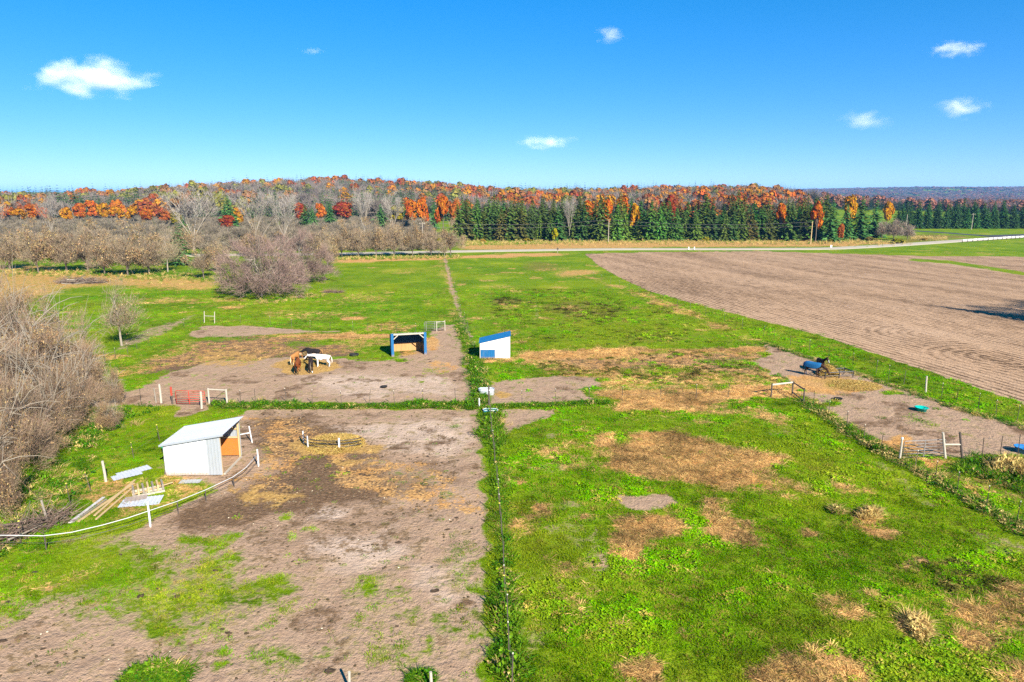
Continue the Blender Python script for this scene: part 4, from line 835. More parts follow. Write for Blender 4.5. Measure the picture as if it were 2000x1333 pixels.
# autumn maples along the wood's edge
au = [(18, 440, 402, 34, ORANGE), (42, 441, 404, 30, YEL), (68, 438, 396, 36, ORANGE), (88, 438, 402, 28, RUST), (132, 439, 402, 26, YEL), (158, 436, 394, 30, ORANGE), (182, 435, 390, 34, ORANGE), (203, 436, 393, 28, YEL), (230, 440, 400, 30, YEL), (262, 441, 400, 30, YEL), (290, 440, 404, 28, ORANGE), (322, 442, 404, 30, RUST), (345, 445, 412, 26, OLIVE), (446, 455, 418, 36, RED), (468, 450, 402, 36, YEL), (590, 440, 392, 30, RED), (626, 436, 396, 26, ORANGE), (672, 438, 390, 46, RED), (776, 442, 400, 42, OLIVE), (804, 446, 388, 34, ORANGE)]
for i, (px, b, t, w, c) in enumerate(au):
    nm = {ORANGE: 'orange', YEL: 'golden yellow', RED: 'deep red', RUST: 'rust brown', OLIVE: 'olive green'}[c]
    plant_px('autumn', 'maple_tree', px, b, t, w, f'{nm} maple, {ORD[i]} from the left along the edge of the wood', group='autumn maples along the wood edge', tint=c)
au2 = [(826, 452, 380, 30, ORANGE), (866, 462, 378, 34, ORANGE), (890, 460, 384, 26, RUST), (1150, 462, 384, 34, ORANGE), (1184, 470, 386, 34, ORANGE), (1212, 460, 374, 32, ORANGE), (1238, 468, 392, 24, YEL), (1304, 462, 376, 34, RED), (1522, 470, 392, 26, ORANGE), (1592, 474, 388, 28, ORANGE), (1655, 452, 374, 30, YEL), (1730, 450, 390, 26, YEL), (1640, 478, 434, 16, RUST)]
l2 = ['orange maple left of the first roadside spruce', 'tall orange maple at the left end of the spruce row', 'rust maple hugging the left end of the spruce row', 'orange maple left of the middle utility pole among spruces', 'bright orange maple right behind the middle utility pole', 'high orange crown above the spruces by the middle pole', 'golden yellow maple just right of the middle utility pole', 'red maple crown above the spruces right of centre', 'orange maple among spruces left of the wooden pole', 'narrow orange maple beside the wooden pole', 'yellow crown behind the tall pines at right', 'pale yellow birch at the right end of the pines', 'small rust sapling between the pines at right']
for (px, b, t, w, c), lb in zip(au2, l2): plant_px('autumn', 'maple_tree', px, b, t, w, lb, tint=c)
# spruce row and pines behind the road
k = 0
for row, (b, t) in enumerate(((471, 398), (467, 390), (463, 385))):
    px = 895 + row * 9
    while px < 1610:
        gap = any(abs(px - q) < 9 for q in (1150, 1186, 1238)) and row == 0
        if not gap:
            p = at(px, b - random.uniform(0, 2)); H = topz(t + random.choice((-9, -4, 0, 4, 9, 16)) + random.uniform(-4, 4), p.y)
            plant('spruce', 'spruce_tree', p, H, H * random.uniform(0.40, 0.62), 'dark green spruce in the dense row behind the road', group='spruces in the row behind the road', tint=(SPR[0] * random.uniform(.7, 1.7), SPR[1] * random.uniform(.7, 1.35), SPR[2]))
        px += random.uniform(13, 22)
pn = [(1622, 473, 392, 44, 0), (1650, 468, 400, 36, 1), (1678, 468, 384, 50, 0), (1706, 464, 392, 40, 1), (848, 448, 396, 22, 0), (598, 448, 400, 30, 1), (612, 450, 402, 24, 0), (646, 445, 394, 26, 1), (745, 446, 398, 34, 0), (450, 452, 380, 40, 1), (362, 475, 420, 34, 0)]
ln_ = ['tall green pine just right of the wooden pole', 'loose branched green pine, second from the wooden pole', 'largest bright green pine behind the road at right', 'grey green pine at the right end of the pines', 'dark conifer between two orange maples', 'dark green conifer behind the round bare tree', 'slim conifer right of the round bare tree', 'slim conifer left of the deep red maple', 'dark conifer beneath the low pale bare tree', 'green pine behind the broadest pale bare tree', 'small dark conifer at the foot of the broadest pale tree']
for (px, b, t, w, v), lb in zip(pn, ln_): plant_px('spruce', 'pine_tree', px, b, t, w, lb, tint=PIN)
for row, (b, t) in enumerate(((447, 402), (444.5, 394), (442.5, 389))):
    px = 1752 + row * 8
    while px < 2060:
        p = at(px, b); H = topz(t + random.uniform(-5, 6) + (px - 1750) * 0.025, p.y)
        plant('spruce', 'pine_tree', p, H, H * random.uniform(0.42, 0.55), 'dark green evergreen in the plantation beyond the side road', group='evergreens in the plantation beyond the side road', tint=(0.045, 0.105 * random.uniform(.8, 1.25), 0.030))
        px += random.uniform(15, 22)
for i, (px, b, t, w) in enumerate([(1745, 470, 418, 42), (1772, 468, 432, 34), (1722, 466, 424, 30)]):
    plant_px('hedge', 'bare_tree', px, b, t, w, ['bare grey shrub tree at the right end of the pines', 'low bare shrub nearest the side road', 'bare shrub tree in front of the yellow birch'][i], tint=(0.24, 0.19, 0.15), var=2)
for i, (px, b, t, w, c) in enumerate([(1085, 472, 443, 18, (0.28, 0.25, 0.01)), (1030, 474, 464, 20, (0.26, 0.20, 0.02)), (942, 476, 466, 18, (0.30, 0.19, 0.02)), (1378, 472, 462, 20, (0.26, 0.24, 0.015)), (1622, 474, 466, 16, (0.28, 0.26, 0.02)), (1750, 476, 465, 36, (0.22, 0.22, 0.012)), (1700, 472, 462, 30, (0.18, 0.14, 0.03)), (1805, 470, 464, 16, (0.30, 0.20, 0.04))]):
    plant_px('shrub', 'shrub', px, b, t, w, f'{["yellow", "low olive", "low orange", "round olive", "small yellow", "broad yellow green", "brownish", "little tan"][i]} shrub, {ORD[i]} from the left behind the road', cat='shrub', tint=c)
# trees just outside the frame on the right whose shadows lie on the field
for i, (x, y, h) in enumerate([(88, 88, 17), (96, 99, 15), (84, 86, 18)]):
    plant(('dome', 'hedge', 'spruce')[i], 'field_tree', (x, y), h, h * (1.1, .9, .45)[i], f'{ORD[i]} broad tree beside the tilled field past the right edge', group='trees beside the field', tint=(.16, .13, .09))

# ------------------------------------------------------------------ scattering of stuff with geometry nodes
HIDE = bpy.data.collections.new('sources')           # source shapes, not linked to the scene
def source_obj(name, me, mat):
    o = bpy.data.objects.new(name, me); HIDE.objects.link(o); me.materials.clear(); me.materials.append(mat); return o
def scatter(name, P, rot, scl, col, idx, sources, label):
    """one object of kind stuff: sources instanced on points, coloured per instance"""
    c = bpy.data.collections.new(name + '_sources')
    for i, s in enumerate(sources):
        if s.name not in c.objects: c.objects.link(s)
    me = bpy.data.meshes.new(name); n = len(P); me.vertices.add(n); me.vertices.foreach_set('co', np.asarray(P, np.float32).ravel())
    def at_(nm, typ, key, data):
        a = me.attributes.new(nm, typ, 'POINT'); a.data.foreach_set(key, np.ascontiguousarray(data).ravel())
    at_('rot', 'FLOAT_VECTOR', 'vector', np.asarray(rot, np.float32)); at_('scl', 'FLOAT_VECTOR', 'vector', np.asarray(scl, np.float32))
    at_('col', 'FLOAT_COLOR', 'color', np.concatenate([np.asarray(col, np.float32), np.ones((n, 1), np.float32)], 1)); at_('pick', 'INT', 'value', np.asarray(idx, np.int32))
    o = link_mesh(name, me); tag(o, label, None, None, 'stuff')
    g = bpy.data.node_groups.new(name, 'GeometryNodeTree')
    g.interface.new_socket('Geometry', in_out='INPUT', socket_type='NodeSocketGeometry'); g.interface.new_socket('Geometry', in_out='OUTPUT', socket_type='NodeSocketGeometry')
    gi = g.nodes.new('NodeGroupInput'); go = g.nodes.new('NodeGroupOutput'); ci = g.nodes.new('GeometryNodeCollectionInfo')
    ci.inputs['Collection'].default_value = c; ci.inputs['Separate Children'].default_value = True; ci.inputs['Reset Children'].default_value = True
    ip = g.nodes.new('GeometryNodeInstanceOnPoints'); ip.inputs['Pick Instance'].default_value = True
    def na(nm, t):
        a = g.nodes.new('GeometryNodeInputNamedAttribute'); a.data_type = t; a.inputs[0].default_value = nm; return a.outputs[0]
    e2r = g.nodes.new('FunctionNodeEulerToRotation'); g.links.new(na('rot', 'FLOAT_VECTOR'), e2r.inputs[0])
    g.links.new(gi.outputs[0], ip.inputs['Points']); g.links.new(ci.outputs[0], ip.inputs['Instance']); g.links.new(na('pick', 'INT'), ip.inputs['Instance Index'])
    g.links.new(e2r.outputs[0], ip.inputs['Rotation']); g.links.new(na('scl', 'FLOAT_VECTOR'), ip.inputs['Scale']); g.links.new(ip.outputs[0], go.inputs[0])
    md = o.modifiers.new('scatter', 'NODES'); md.node_group = g
    return o
M['inst_leaf'] = leafy('inst_leaf', source='INSTANCER', spread=0.35, trans=0.2)
M['inst_blade'] = leafy('inst_blade', source='INSTANCER', spread=0.28, trans=0.45)

# far wood on the ridge
def low_crown(seed, conif=False, bare=False):
    global rng
    keep = rng; rng = np.random.default_rng(seed)
    if conif:
        tr, cr, w = conifer('far_conifer', seed, [M['bark_dark'], M['inst_leaf']], layers=11, width=.24, per=7)
        rng = keep; return source_obj('a_conifer', cr, M['inst_leaf'])
    if bare:
        n = 420; d = unit(rng.normal(size=(n, 3)) * np.array([1, 1, .8]) + np.array([0, 0, .9])); o_ = np.array([[0, 0, .35]]) + unit(rng.normal(size=(n, 3))) * .16 * rng.random((n, 1)) ** .5
        e = o_ + d * (.2 + .32 * rng.random((n, 1))); v, f = blades(o_, e, np.full(n, .010)); rng = keep
        return source_obj('b_bare', np_mesh('far_bare', v, f), M['inst_leaf'])
    tr, cr, w = leafy_tree('far_broadleaf', seed, [M['bark'], M['inst_leaf']], lobes=9, per=34, leaf=0.15, wide=0.40, low=0.1)
    rng = keep; return source_obj('c_broadleaf', cr, M['inst_leaf'])
far_src = [low_crown(201, conif=True), low_crown(203, bare=True), low_crown(205), low_crown(206)]
n = 11000
yy = 470 + 560 * rng.random(n) ** 0.85; xx = rng.uniform(-0.86, 0.90, n) * (yy + 30)
keepm = (xx < 0.40 * yy + 10 * rng.normal(size=n))
keepm &= ~((xx > 95) & (yy < 520) & (rng.random(n) < 0.3)); xx, yy = xx[keepm], yy[keepm]; n = len(xx)
patch = fbm(xx, yy, 60, 301); pal2 = fbm(xx, yy, 55, 305); rr = rng.random(n)
patch = patch + np.where((xx < -120) & (yy > 540) & (yy < 800), (.47 - patch) * .55, 0) + np.where((xx < -350) & (yy > 850), (.38 - patch) * .5, 0)
pick = np.where(patch + 0.30 * (rr - .5) < 0.43, 0, np.where(patch + 0.36 * (rr - .5) < 0.60, 1, 2 + (rr * 7).astype(int) % 2))
colr = np.zeros((n, 3)); base = {0: (0.075, 0.130, 0.038), 1: (0.195, 0.160, 0.130)}
for kx in (0, 1): colr[pick == kx] = base[kx]
br = pick >= 2; pal = np.array([(0.34, 0.105, 0.014), (0.25, 0.070, 0.020), (0.36, 0.155, 0.014), (0.24, 0.12, 0.040), (0.17, 0.16, 0.03)])
colr[br] = pal[np.clip(((pal2[br] - .3) / .4 * 5 + rng.normal(size=br.sum()) * .35).astype(int), 0, 4)]
colr *= rng.uniform(0.75, 1.25, (n, 1))
hh = rng.uniform(10, 18, n) * (.70 + .75 * fbm(xx, yy, 75, 321)) * np.where(pick == 0, 1.08, 1.0); ww = hh * rng.uniform(0.9, 1.2, n)
Pz = height(xx, yy)
scatter('far_wood', np.stack([xx, yy, Pz], 1), np.stack([0 * xx, 0 * xx, rng.uniform(0, 6.28, n)], 1), np.stack([ww, ww, hh], 1), colr, pick, far_src, 'autumn wood of orange, bare grey and green trees covering the ridge')
# scrub between hedgerow and wood
n = 3600
yy = 222 + 290 * rng.random(n); xx = rng.uniform(-0.86, 0.0, n) * (yy + 30); km = (xx < -22 - .12 * (yy - 200)) & ~((np.abs(yy - np.interp(xx, [p.x for p in road_line], [p.y for p in road_line])) < 7)); xx, yy = xx[km], yy[km]; n = len(xx); rr = rng.random(n)
pick = np.where(rr < .05, 0, np.where(rr < .90, 1, 2)); colr = np.where((pick == 0)[:, None], np.array([[.055, .10, .03]]), np.where((pick == 1)[:, None], np.array([[.20, .165, .115]]), np.array([[.24, .16, .055]]))) * rng.uniform(.7, 1.25, (n, 1)); hh = rng.uniform(2.2, 6.5, n) * np.where(pick == 2, .7, 1); ww = hh * rng.uniform(1.0, 1.5, n)
scatter('scrub', np.stack([xx, yy, 0 * xx - .8], 1), np.stack([0 * xx, 0 * xx, rng.uniform(0, 6.28, n)], 1), np.stack([ww, ww, hh], 1), colr, pick, far_src, 'grey leafless scrub filling the ground between hedgerow and wood')
# woods on the lowland and hills towards the right horizon
n = 9000
yy = 620 + 5200 * rng.random(n) ** 1.3; xx = yy * rng.uniform(0.30, 0.92, n)
rr = rng.random(n); patch = fbm(xx, yy, 220, 311)
pick = np.where(patch + .3 * (rr - .5) < .38, 0, np.where(rr < .75, 1, 2 + (rr * 9).astype(int) % 2))
colr = np.where((pick == 0)[:, None], np.array([[0.035, 0.062, 0.035]]), np.where((pick == 1)[:, None], np.array([[0.20, 0.135, 0.125]]), np.array([[0.24, 0.11, 0.07]]))) * rng.uniform(.75, 1.25, (n, 1))
sc = rng.uniform(10, 15, n); wd = sc * (1.1 + np.clip((yy - 900) / 1500, 0, 2.2))
scatter('distant_wood', np.stack([xx, yy, height(xx, yy) - 1], 1), np.stack([0 * xx, 0 * xx, rng.uniform(0, 6.28, n)], 1), np.stack([wd, wd, sc], 1), colr, pick, far_src, 'hazy leafless woods on the low hills along the right horizon')

# grass, straw and weeds
def tuft(name, seed, nb, h, spread, w, curl=0.5):
    r0 = np.random.default_rng(seed); a = r0.random(nb) * 6.283; b = r0.random(nb) ** .5 * spread
    o_ = np.stack([np.cos(a) * b, np.sin(a) * b, np.zeros(nb)], 1)
    d = unit(np.stack([np.cos(a + r0.normal(size=nb)) * curl, np.sin(a + r0.normal(size=nb)) * curl, np.ones(nb)], 1)); L = h * (.5 + .6 * r0.random(nb))
    m = o_ + d * (L * .55)[:, None]; e = m + unit(d + np.stack([d[:, 0] * 1.5, d[:, 1] * 1.5, -np.full(nb, .4)], 1)) * (L * .5)[:, None]
    s = unit(np.cross(d, r0.normal(size=(nb, 3)))) * w
    Vv = np.stack([o_ - s * .7, o_ + s * .7, m + s, m - s, e], 1).reshape(-1, 3); k = np.arange(nb)[:, None] * 5
    F = np.concatenate([k + np.array([[0, 1, 2, 3]]), k + np.array([[3, 2, 4, 4]])], 0)
    me = bpy.data.meshes.new(name); me.from_pydata(Vv.tolist(), [], [tuple(f[:3]) if f[2] == f[3] else tuple(f) for f in F.tolist()]); me.update()
    return me
def broad(name, seed, nb, h, size):
    r0 = np.random.default_rng(seed); a = r0.random(nb) * 6.283; b = r0.random(nb) ** .6 * size * 2.0
    C = np.stack([np.cos(a) * b, np.sin(a) * b, h * (.2 + .8 * r0.random(nb)) * (1 - .5 * b / (size * 2))], 1)
    U = unit(np.stack([np.cos(a), np.sin(a), r0.normal(size=nb) * .35 + .1], 1)); Wd = unit(np.cross(U, np.array([[0, 0, 1.0]]) + r0.normal(size=(nb, 3)) * .25))
    v, f = quads(C, U, Wd, size * (.5 + .7 * r0.random(nb)), size * .6 * (.5 + .7 * r0.random(nb))); return np_mesh(name, v, f)
src_g = [source_obj('d_turf', tuft('turf', 1, 26, 0.13, 0.22, 0.009), M['inst_blade']), source_obj('e_turf', tuft('turf_b', 2, 26, 0.18, 0.24, 0.010, 0.8), M['inst_blade']), source_obj('f_broad', broad('broad', 3, 26, 0.16, 0.13), M['inst_blade']), source_obj('g_straw', tuft('straw', 4, 26, 0.34, 0.24, 0.009, 1.6), M['inst_blade']), source_obj('h_tall', tuft('tall', 5, 22, 0.62, 0.20, 0.013, 0.6), M['inst_blade'])]
def field_points(density, y0, y1, x0, x1):
    n = int(density * (y1 - y0) * (x1 - x0)); x = rng.uniform(x0, x1, n); y = rng.uniform(y0, y1, n)
    m = np.abs(x) < 0.80 * (y * cP + CAMH * sP); return x[m], y[m]
def patchy(w, n): return np.clip((w + (n - .5) * 1.1 - .5) * 3 + .5, 0, 1)
gp = {k: [] for k in ('pos', 'sc', 'col', 'pick')}
sp = {k: [] for k in ('pos', 'sc', 'col', 'pick')}
for (y0, y1, x0, x1, den, big) in ((20, 34, -26, 26, 26, 1.0), (34, 52, -36, 38, 15, 1.15), (52, 80, -48, 50, 7, 1.4), (80, 132, -75, 75, 2.6, 1.9)):
    x, y = field_points(den, y0, y1, x0, x1); Wc = cover(x, y)
    nz = fbm(x, y, 0.9, 401)
    bare = np.maximum.reduce([patchy(Wc[:, SOIL], nz), patchy(Wc[:, TILL], nz), patchy(Wc[:, DARK], nz) * .8])
    st = np.maximum(patchy(Wc[:, STRAW], nz), patchy(Wc[:, HAY], nz)); weed = patchy(Wc[:, WEED], nz)
    r = rng.random(len(x)); live = (r > bare * 0.985) & (Wc[:, TILL] < .5)
    x, y, Wc, st, weed, nz = x[live], y[live], Wc[live], st[live], weed[live], nz[live]; r = rng.random(len(x)); n = len(x)
    isst = r < st; isw = (~isst) & (r < st + weed * .7); lush = Wc[:, LUSH]; cl = fbm(x, y, 2.6, 411); cl2 = fbm(x, y, 7.0, 415)
    col = np.zeros((n, 3)); t = np.clip(lush + rng.normal(size=n) * .12, 0, 1)[:, None]
    col[:] = np.array([0.080, 0.275, 0.002]) * (1 - t) + np.array([0.235, 0.395, 0.003]) * t
    dry = np.clip((cl2 - .52) * 3.0, 0, .7)[:, None]; col = col * (1 - dry) + np.array([0.285, 0.265, 0.022]) * dry
    dr2 = rng.random(n) < .16; col[dr2] = (0.36, 0.27, 0.055)
    col[isst] = np.array([0.62, 0.395, 0.155]) * rng.uniform(.45, 1.25, (isst.sum(), 1)); col[isw] = np.array([0.105, 0.10, 0.02]) * rng.uniform(.6, 1.5, (isw.sum(), 1))
    col *= np.clip(0.10 + 1.8 * cl, .3, 1.5)[:, None]; dk_ = (rng.random(n) < .14) & ~isst; col[dk_] *= .42
    nm_ = fbm(x, y, 4.2, 441); yl = np.clip((nm_ - .55) * 4, 0, .7)[:, None] * (~isst)[:, None]; col = col * (1 - yl) + np.array([.27, .34, .012]) * yl
    pk = np.where(isst, 3, np.where(isw, 2, np.where((cl > .60) & (rng.random(n) < .7), 2, (r * 97).astype(int) % 2)))
    right = x > -0.5 - 0.02 * y
    pk = np.where((~isst) & (~isw) & (~right), (r * 97).astype(int) % 2, pk)
    s = big * rng.uniform(.65, 1.25, n) * np.where(right, 1.0, .75); zs = s * np.where(pk == 3, rng.uniform(.35, .9, n), rng.uniform(.6, 1.1, n) * np.where(rng.random(n) < .12, 1.7, 1)) / big ** .5
    P = np.stack([x, y, height(x, y) - 0.01], 1); S = np.stack([s, s, zs], 1)
    for d, m in ((gp, ~isst), (sp, isst)):
        d['pos'].append(P[m]); d['sc'].append(S[m]); d['col'].append(col[m]); d['pick'].append(pk[m])
def flush(name, d, label):
    P = np.concatenate(d['pos']); n = len(P)
    scatter(name, P, np.stack([rng.normal(size=n) * .12, rng.normal(size=n) * .12, rng.uniform(0, 6.28, n)], 1), np.concatenate(d['sc']), np.concatenate(d['col']), np.concatenate(d['pick']), src_g, label)
    return n
n_g = flush('grass', gp, 'short green grass and clover growing over the paddocks and pastures')
n_s = flush('dry_grass', sp, 'tan dead grass and scattered straw lying in patches')
# taller weeds along the fence lines
wd = {k: [] for k in ('pos', 'sc', 'col', 'pick')}
def weed_line(pts, n, width, hmin, hmax, dark=0.6, tan=0.1):
    P = [at(*p) for p in pts]; L = np.cumsum([0] + [(P[i + 1] - P[i]).length for i in range(len(P) - 1)])
    s = rng.random(n) * L[-1]; i = np.clip(np.searchsorted(L, s) - 1, 0, len(P) - 2); f = (s - L[i]) / (L[i + 1] - L[i] + 1e-9)
    A = np.array([p[:2] for p in P]); q = A[i] + (A[i + 1] - A[i]) * f[:, None]; t = unit(A[i + 1] - A[i]); q = q + np.stack([-t[:, 1], t[:, 0]], 1) * (rng.normal(size=n) * width / 2)[:, None]
    cl = fbm(q[:, 0], q[:, 1], 1.6, 431); h = (hmin + (hmax - hmin) * np.clip((cl - .3) / .4, 0, 1)) * rng.uniform(.7, 1.2, n)
    pk = np.where(rng.random(n) < .45, 4, np.where(rng.random(n) < .6, 2, 1)); base = np.array([0.16, 0.62 * 0, 0]) * 0
    hgt_of = np.array([.13, .18, .16, .34, .62])[pk]; col = np.where((rng.random(n) < dark)[:, None], np.array([[0.060, 0.165, 0.008]]), np.array([[0.150, 0.265, 0.012]])) * rng.uniform(.7, 1.2, (n, 1))
    tn = rng.random(n) < tan; col[tn] = np.array([0.60, 0.43, 0.16]) * rng.uniform(.6, 1.2, (tn.sum(), 1))
    wd['pos'].append(np.concatenate([q, np.zeros((n, 1))], 1)); wd['sc'].append(np.stack([np.full(n, 1.1), np.full(n, 1.1), h / hgt_of], 1) * rng.uniform(.8, 1.3, (n, 1)) * np.array([[1, 1, .9]])); wd['col'].append(col); wd['pick'].append(pk)
weed_line([(957, 800), (962, 870)], 300, .9, .3, .7, .45); weed_line([(966, 870), (984, 1050), (992, 1200), (1003, 1333)], 330, .45, .12, .5, .22)
weed_line([(985, 1150), (1000, 1333)], 90, .6, .3, .7, .4); weed_line([(938, 790), (935, 745), (922, 700)], 420, .9, .3, .7); weed_line([(920, 690), (903, 650), (890, 620)], 200, 1.0, .2, .6)
weed_line([(430, 794), (560, 796), (700, 795), (935, 796)], 1000, .55, .15, .4); weed_line([(790, 793), (830, 791), (880, 793), (935, 795)], 380, .7, .3, .6); weed_line([(415, 791), (470, 793), (520, 793), (580, 793)], 260, .7, .3, .55); weed_line([(960, 795), (1060, 793), (1190, 787)], 360, .55, .2, .45)
weed_line([(1570, 785), (1650, 838), (1760, 902), (1870, 965), (2030, 1055)], 700, .7, .2, .5, .7, .35); weed_line([(1880, 905), (1960, 925), (2040, 950)], 420, 2.2, .4, .9, .6, .1); weed_line([(1955, 912), (2000, 935), (2040, 945)], 260, 1.3, .9, 1.5, .0, .95)
weed_line([(1490, 670), (1700, 740), (1850, 792), (2020, 842)], 500, .5, .12, .3, .7, .3); weed_line([(500, 590), (560, 588), (620, 575)], 120, 3, .3, .6, .2, .7); weed_line([(195, 800), (160, 850), (110, 880)], 420, 3.0, .3, 1.0, .7, .25); weed_line([(130, 900), (90, 960), (40, 1040), (-20, 1090)], 300, 2.0, .2, .6, .6, .3)
weed_line([(255, 1325), (360, 1325)], 260, .6, .2, .45, .3, .05); weed_line([(805, 1328), (840, 1328)], 60, .3, .2, .5, .7, .05); weed_line([(1780, 1225), (1805, 1228)], 80, .9, .3, .55, 0, 1.0); weed_line([(1694, 1006), (1706, 1010)], 60, .6, .35, .6, 0, 1.0); weed_line([(1630, 1000), (1638, 1004)], 26, .25, .4, .7, .2, .7); weed_line([(940, 700), (1000, 706)], 160, .5, .2, .4, 0, 1.0)
weed_line([(0, 530), (150, 534), (300, 540), (440, 545)], 900, 9.0, .4, 1.0, .35, .5); weed_line([(650, 507), (780, 505), (900, 503)], 800, 4.0, .5, 1.2, .35, .55); weed_line([(900, 476), (1200, 474), (1600, 475), (1750, 474)], 2600, 14.0, .5, 1.4, .05, .85); weed_line([(1780, 465), (1850, 467)], 400, 14.0, .5, 1.2, 0, .95)
flush('weeds', wd, 'taller weeds and rank grass along fence lines, hedgerow and roadside')
# ------------------------------------------------------------------ sheds
def white_shed():
    o = at(326, 931); e = empty('white_metal_shed', (o.x, o.y, 0), R(1.5), 'white metal run-in shed with a slanting pale roof and open right side', 'shed')
    Wd, D, h0, h1 = 3.62, 3.4, 2.22, 2.82                  # x from the low left wall to the open right side, y depth
    top = lambda x: h0 + (h1 - h0) * x / Wd
    xs = [0.0, 0.92, 1.84, 2.72, Wd]
    mats = [M['white_metal'], M['white_metal'], M['white_metal'], M['galv']]
    for i in range(4):                                     # near wall: four overlapping sheets
        off = 0.004 * (i % 2)
        MB().corr((xs[i], -off, 0), (1, 0, 0), (0, 0, 1), xs[i + 1] - xs[i] + (0.04 if i < 3 else 0), lambda x, b=xs[i]: top(min(x + b, Wd)) - 0.07, pitch=0.2, amp=0.02, bottom=0.06 + 0.02 * (i % 2)).build('wall_sheet', mats[i], e)
    for i in range(4):                                     # low back (left) wall
        MB().corr((-0.06, D - D * i / 4, 0), (0, -1, 0), (0, 0, 1), D / 4, lambda x: h0 - 0.09, pitch=0.2, bottom=0.08).build('wall_sheet', M['white_metal'], e)
    for i in range(4):                                     # far wall seen from inside: metal above, boards below
        MB().corr((xs[i + 1], D + 0.07, 0), (-1, 0, 0), (0, 0, 1), xs[i + 1] - xs[i], lambda x, b=xs[i + 1]: top(max(b - x, 0)) - 0.07, pitch=0.2, bottom=0.06).build('wall_sheet', M['galv'], e)
    MB().box((Wd - 0.93, D - 0.03, 0.72), (1.80, 0.03, 1.22)).build('kick_board', M['plywood_red'], e); MB().box((0.89, D - 0.034, 0.70), (1.78, 0.03, 1.18)).build('kick_board', M['plywood_red'], e)
    for (x, y) in ((0.05, 0.10), (0.05, D - 0.1), (Wd - 0.06, 0.10), (Wd - 0.06, D - 0.10), (Wd * .5, D - 0.11)):
        MB().box((x, y, (top(x) - 0.13) / 2), (0.11, 0.11, top(x) - 0.13)).build('post', M['lumber'], e, bevel=0.008)
    for z in (1.42, 2.05): MB().box((Wd * 0.55, D - 0.02, z), (Wd * 0.86, 0.045, 0.11)).build('girt', M['lumber'], e)
    for y in (0.03, D * .5, D - 0.03): MB().beam((-0.12, y + .001, top(-0.12) - 0.075), (Wd + 0.22, y + .001, top(Wd + 0.22) - 0.075), 0.05, 0.12).build('rafter', M['lumber'], e)
    ang = math.atan2(h1 - h0, Wd)
    for i in range(4):                                     # roof sheets run down the slope
        y0 = -0.20 + i * (D + 0.42) / 4
        MB().corr((-0.22, y0 + (D + .42) / 4 + 0.03, top(-0.22) + 0.012 + 0.004 * (i % 2)), (0, -1, 0), (math.cos(ang), 0, math.sin(ang)), (D + .42) / 4 + 0.03, lambda x: (Wd + 0.52) / math.cos(ang), pitch=0.24, amp=0.018).build('roof_sheet', M['roof_metal'], e)
    MB().beam((-0.22, -0.205, top(-.22) - .02), (Wd + .30, -0.205, top(Wd + .30) - .02), 0.03, 0.10).build('roof_trim', M['galv'], e)
    MB().box((Wd + 0.05, D * .5, 0.06), (0.12, D * .9, 0.09)).build('sill_board', M['pale_wood'], e)
    MB().beam((-0.25, 0.3, 0.02), (-0.09, 0.42, 1.25), 0.10, 0.03).build('prop_board', M['dark_wood'], e)
    return e
white_shed()

def blue_shed():
    o = at(767, 697); e = empty('blue_run_in_shed', (o.x, o.y, 0), R(15), 'blue metal run-in shed with an open front facing the camera', 'shed')
    Wd, D, hf, hb = 3.75, 2.5, 2.62, 2.0
    hy = lambda y: hf + (hb - hf) * y / D
    for (x, sgn) in ((0.0, 1), (Wd, -1)):
        for i in range(3):
            y0 = i * D / 3
            if sgn > 0: MB().corr((x - 0.055, y0 + D / 3, 0), (0, -1, 0), (0, 0, 1), D / 3, lambda q, b=y0: hy(b + D / 3 - q), bottom=0.03).build('wall_sheet', M['blue_metal'], e)
            else: MB().corr((x + 0.055, y0, 0), (0, 1, 0), (0, 0, 1), D / 3, lambda q, b=y0: hy(b + q), bottom=0.03).build('wall_sheet', M['blue_metal'], e)
    for i in range(4): MB().corr((Wd - i * Wd / 4, D + 0.02, 0), (-1, 0, 0), (0, 0, 1), Wd / 4, lambda q: hb - 0.02, bottom=0.03).build('wall_sheet', M['blue_dark'], e)
    for i in range(3): MB().box((Wd * (i + .5) / 3, D - 0.04, 0.52), (Wd / 3 - 0.01, 0.03, 0.98)).build('kick_board', M['plywood'], e)
    for x in (0.035, Wd - 0.035): MB().box((x, D * .52, 0.52), (0.03, D * .86, 0.98)).build('kick_board', M['plywood'], e)
    for x in (0.02, Wd - 0.02):
        MB().box((x, -0.02, hf / 2), (0.30, 0.13, hf + 0.02)).build('corner_trim', M['blue_metal'], e, bevel=0.01)
        MB().box((x, D - 0.02, hb / 2 - .02), (0.12, 0.09, hb - .06)).build('post', M['grey_wood'], e)
    MB().box((Wd / 2, -0.03, hf - 0.09), (Wd - 0.30, 0.06, 0.17)).build('header', M['pale_wood'], e)
    MB().beam((0.17, -0.035, hf - 0.62), (0.66, -0.035, hf - 0.18), 0.05, 0.10).build('brace', M['pale_wood'], e); MB().beam((Wd - 0.17, -0.035, hf - 0.62), (Wd - 0.66, -0.035, hf - 0.18), 0.05, 0.10).build('brace', M['pale_wood'], e)
    MB().beam((Wd - 0.1, D * .6, 0.95), (Wd - .55, D - .08, 0.3), 0.05, 0.09).build('brace', M['grey_wood'], e)
    ang = math.atan2(hb - hf, D)
    for i in range(4):
        w = (Wd + .24) / 4
        MB().corr((-0.12 + i * w, -0.09, hy(-0.09) + 0.03 + .004 * (i % 2)), (1, 0, 0), (0, math.cos(ang), math.sin(ang)), w + .02, lambda q: (D + 0.22) / math.cos(ang), amp=0.02).build('roof_sheet', M['galv'], e)
    for x in (Wd * .25, Wd * .5, Wd * .75): MB().beam((x, 0.02, hy(.02) - .06), (x, D, hy(D) - .06), 0.05, 0.1).build('rafter', M['grey_wood'], e)
    return e
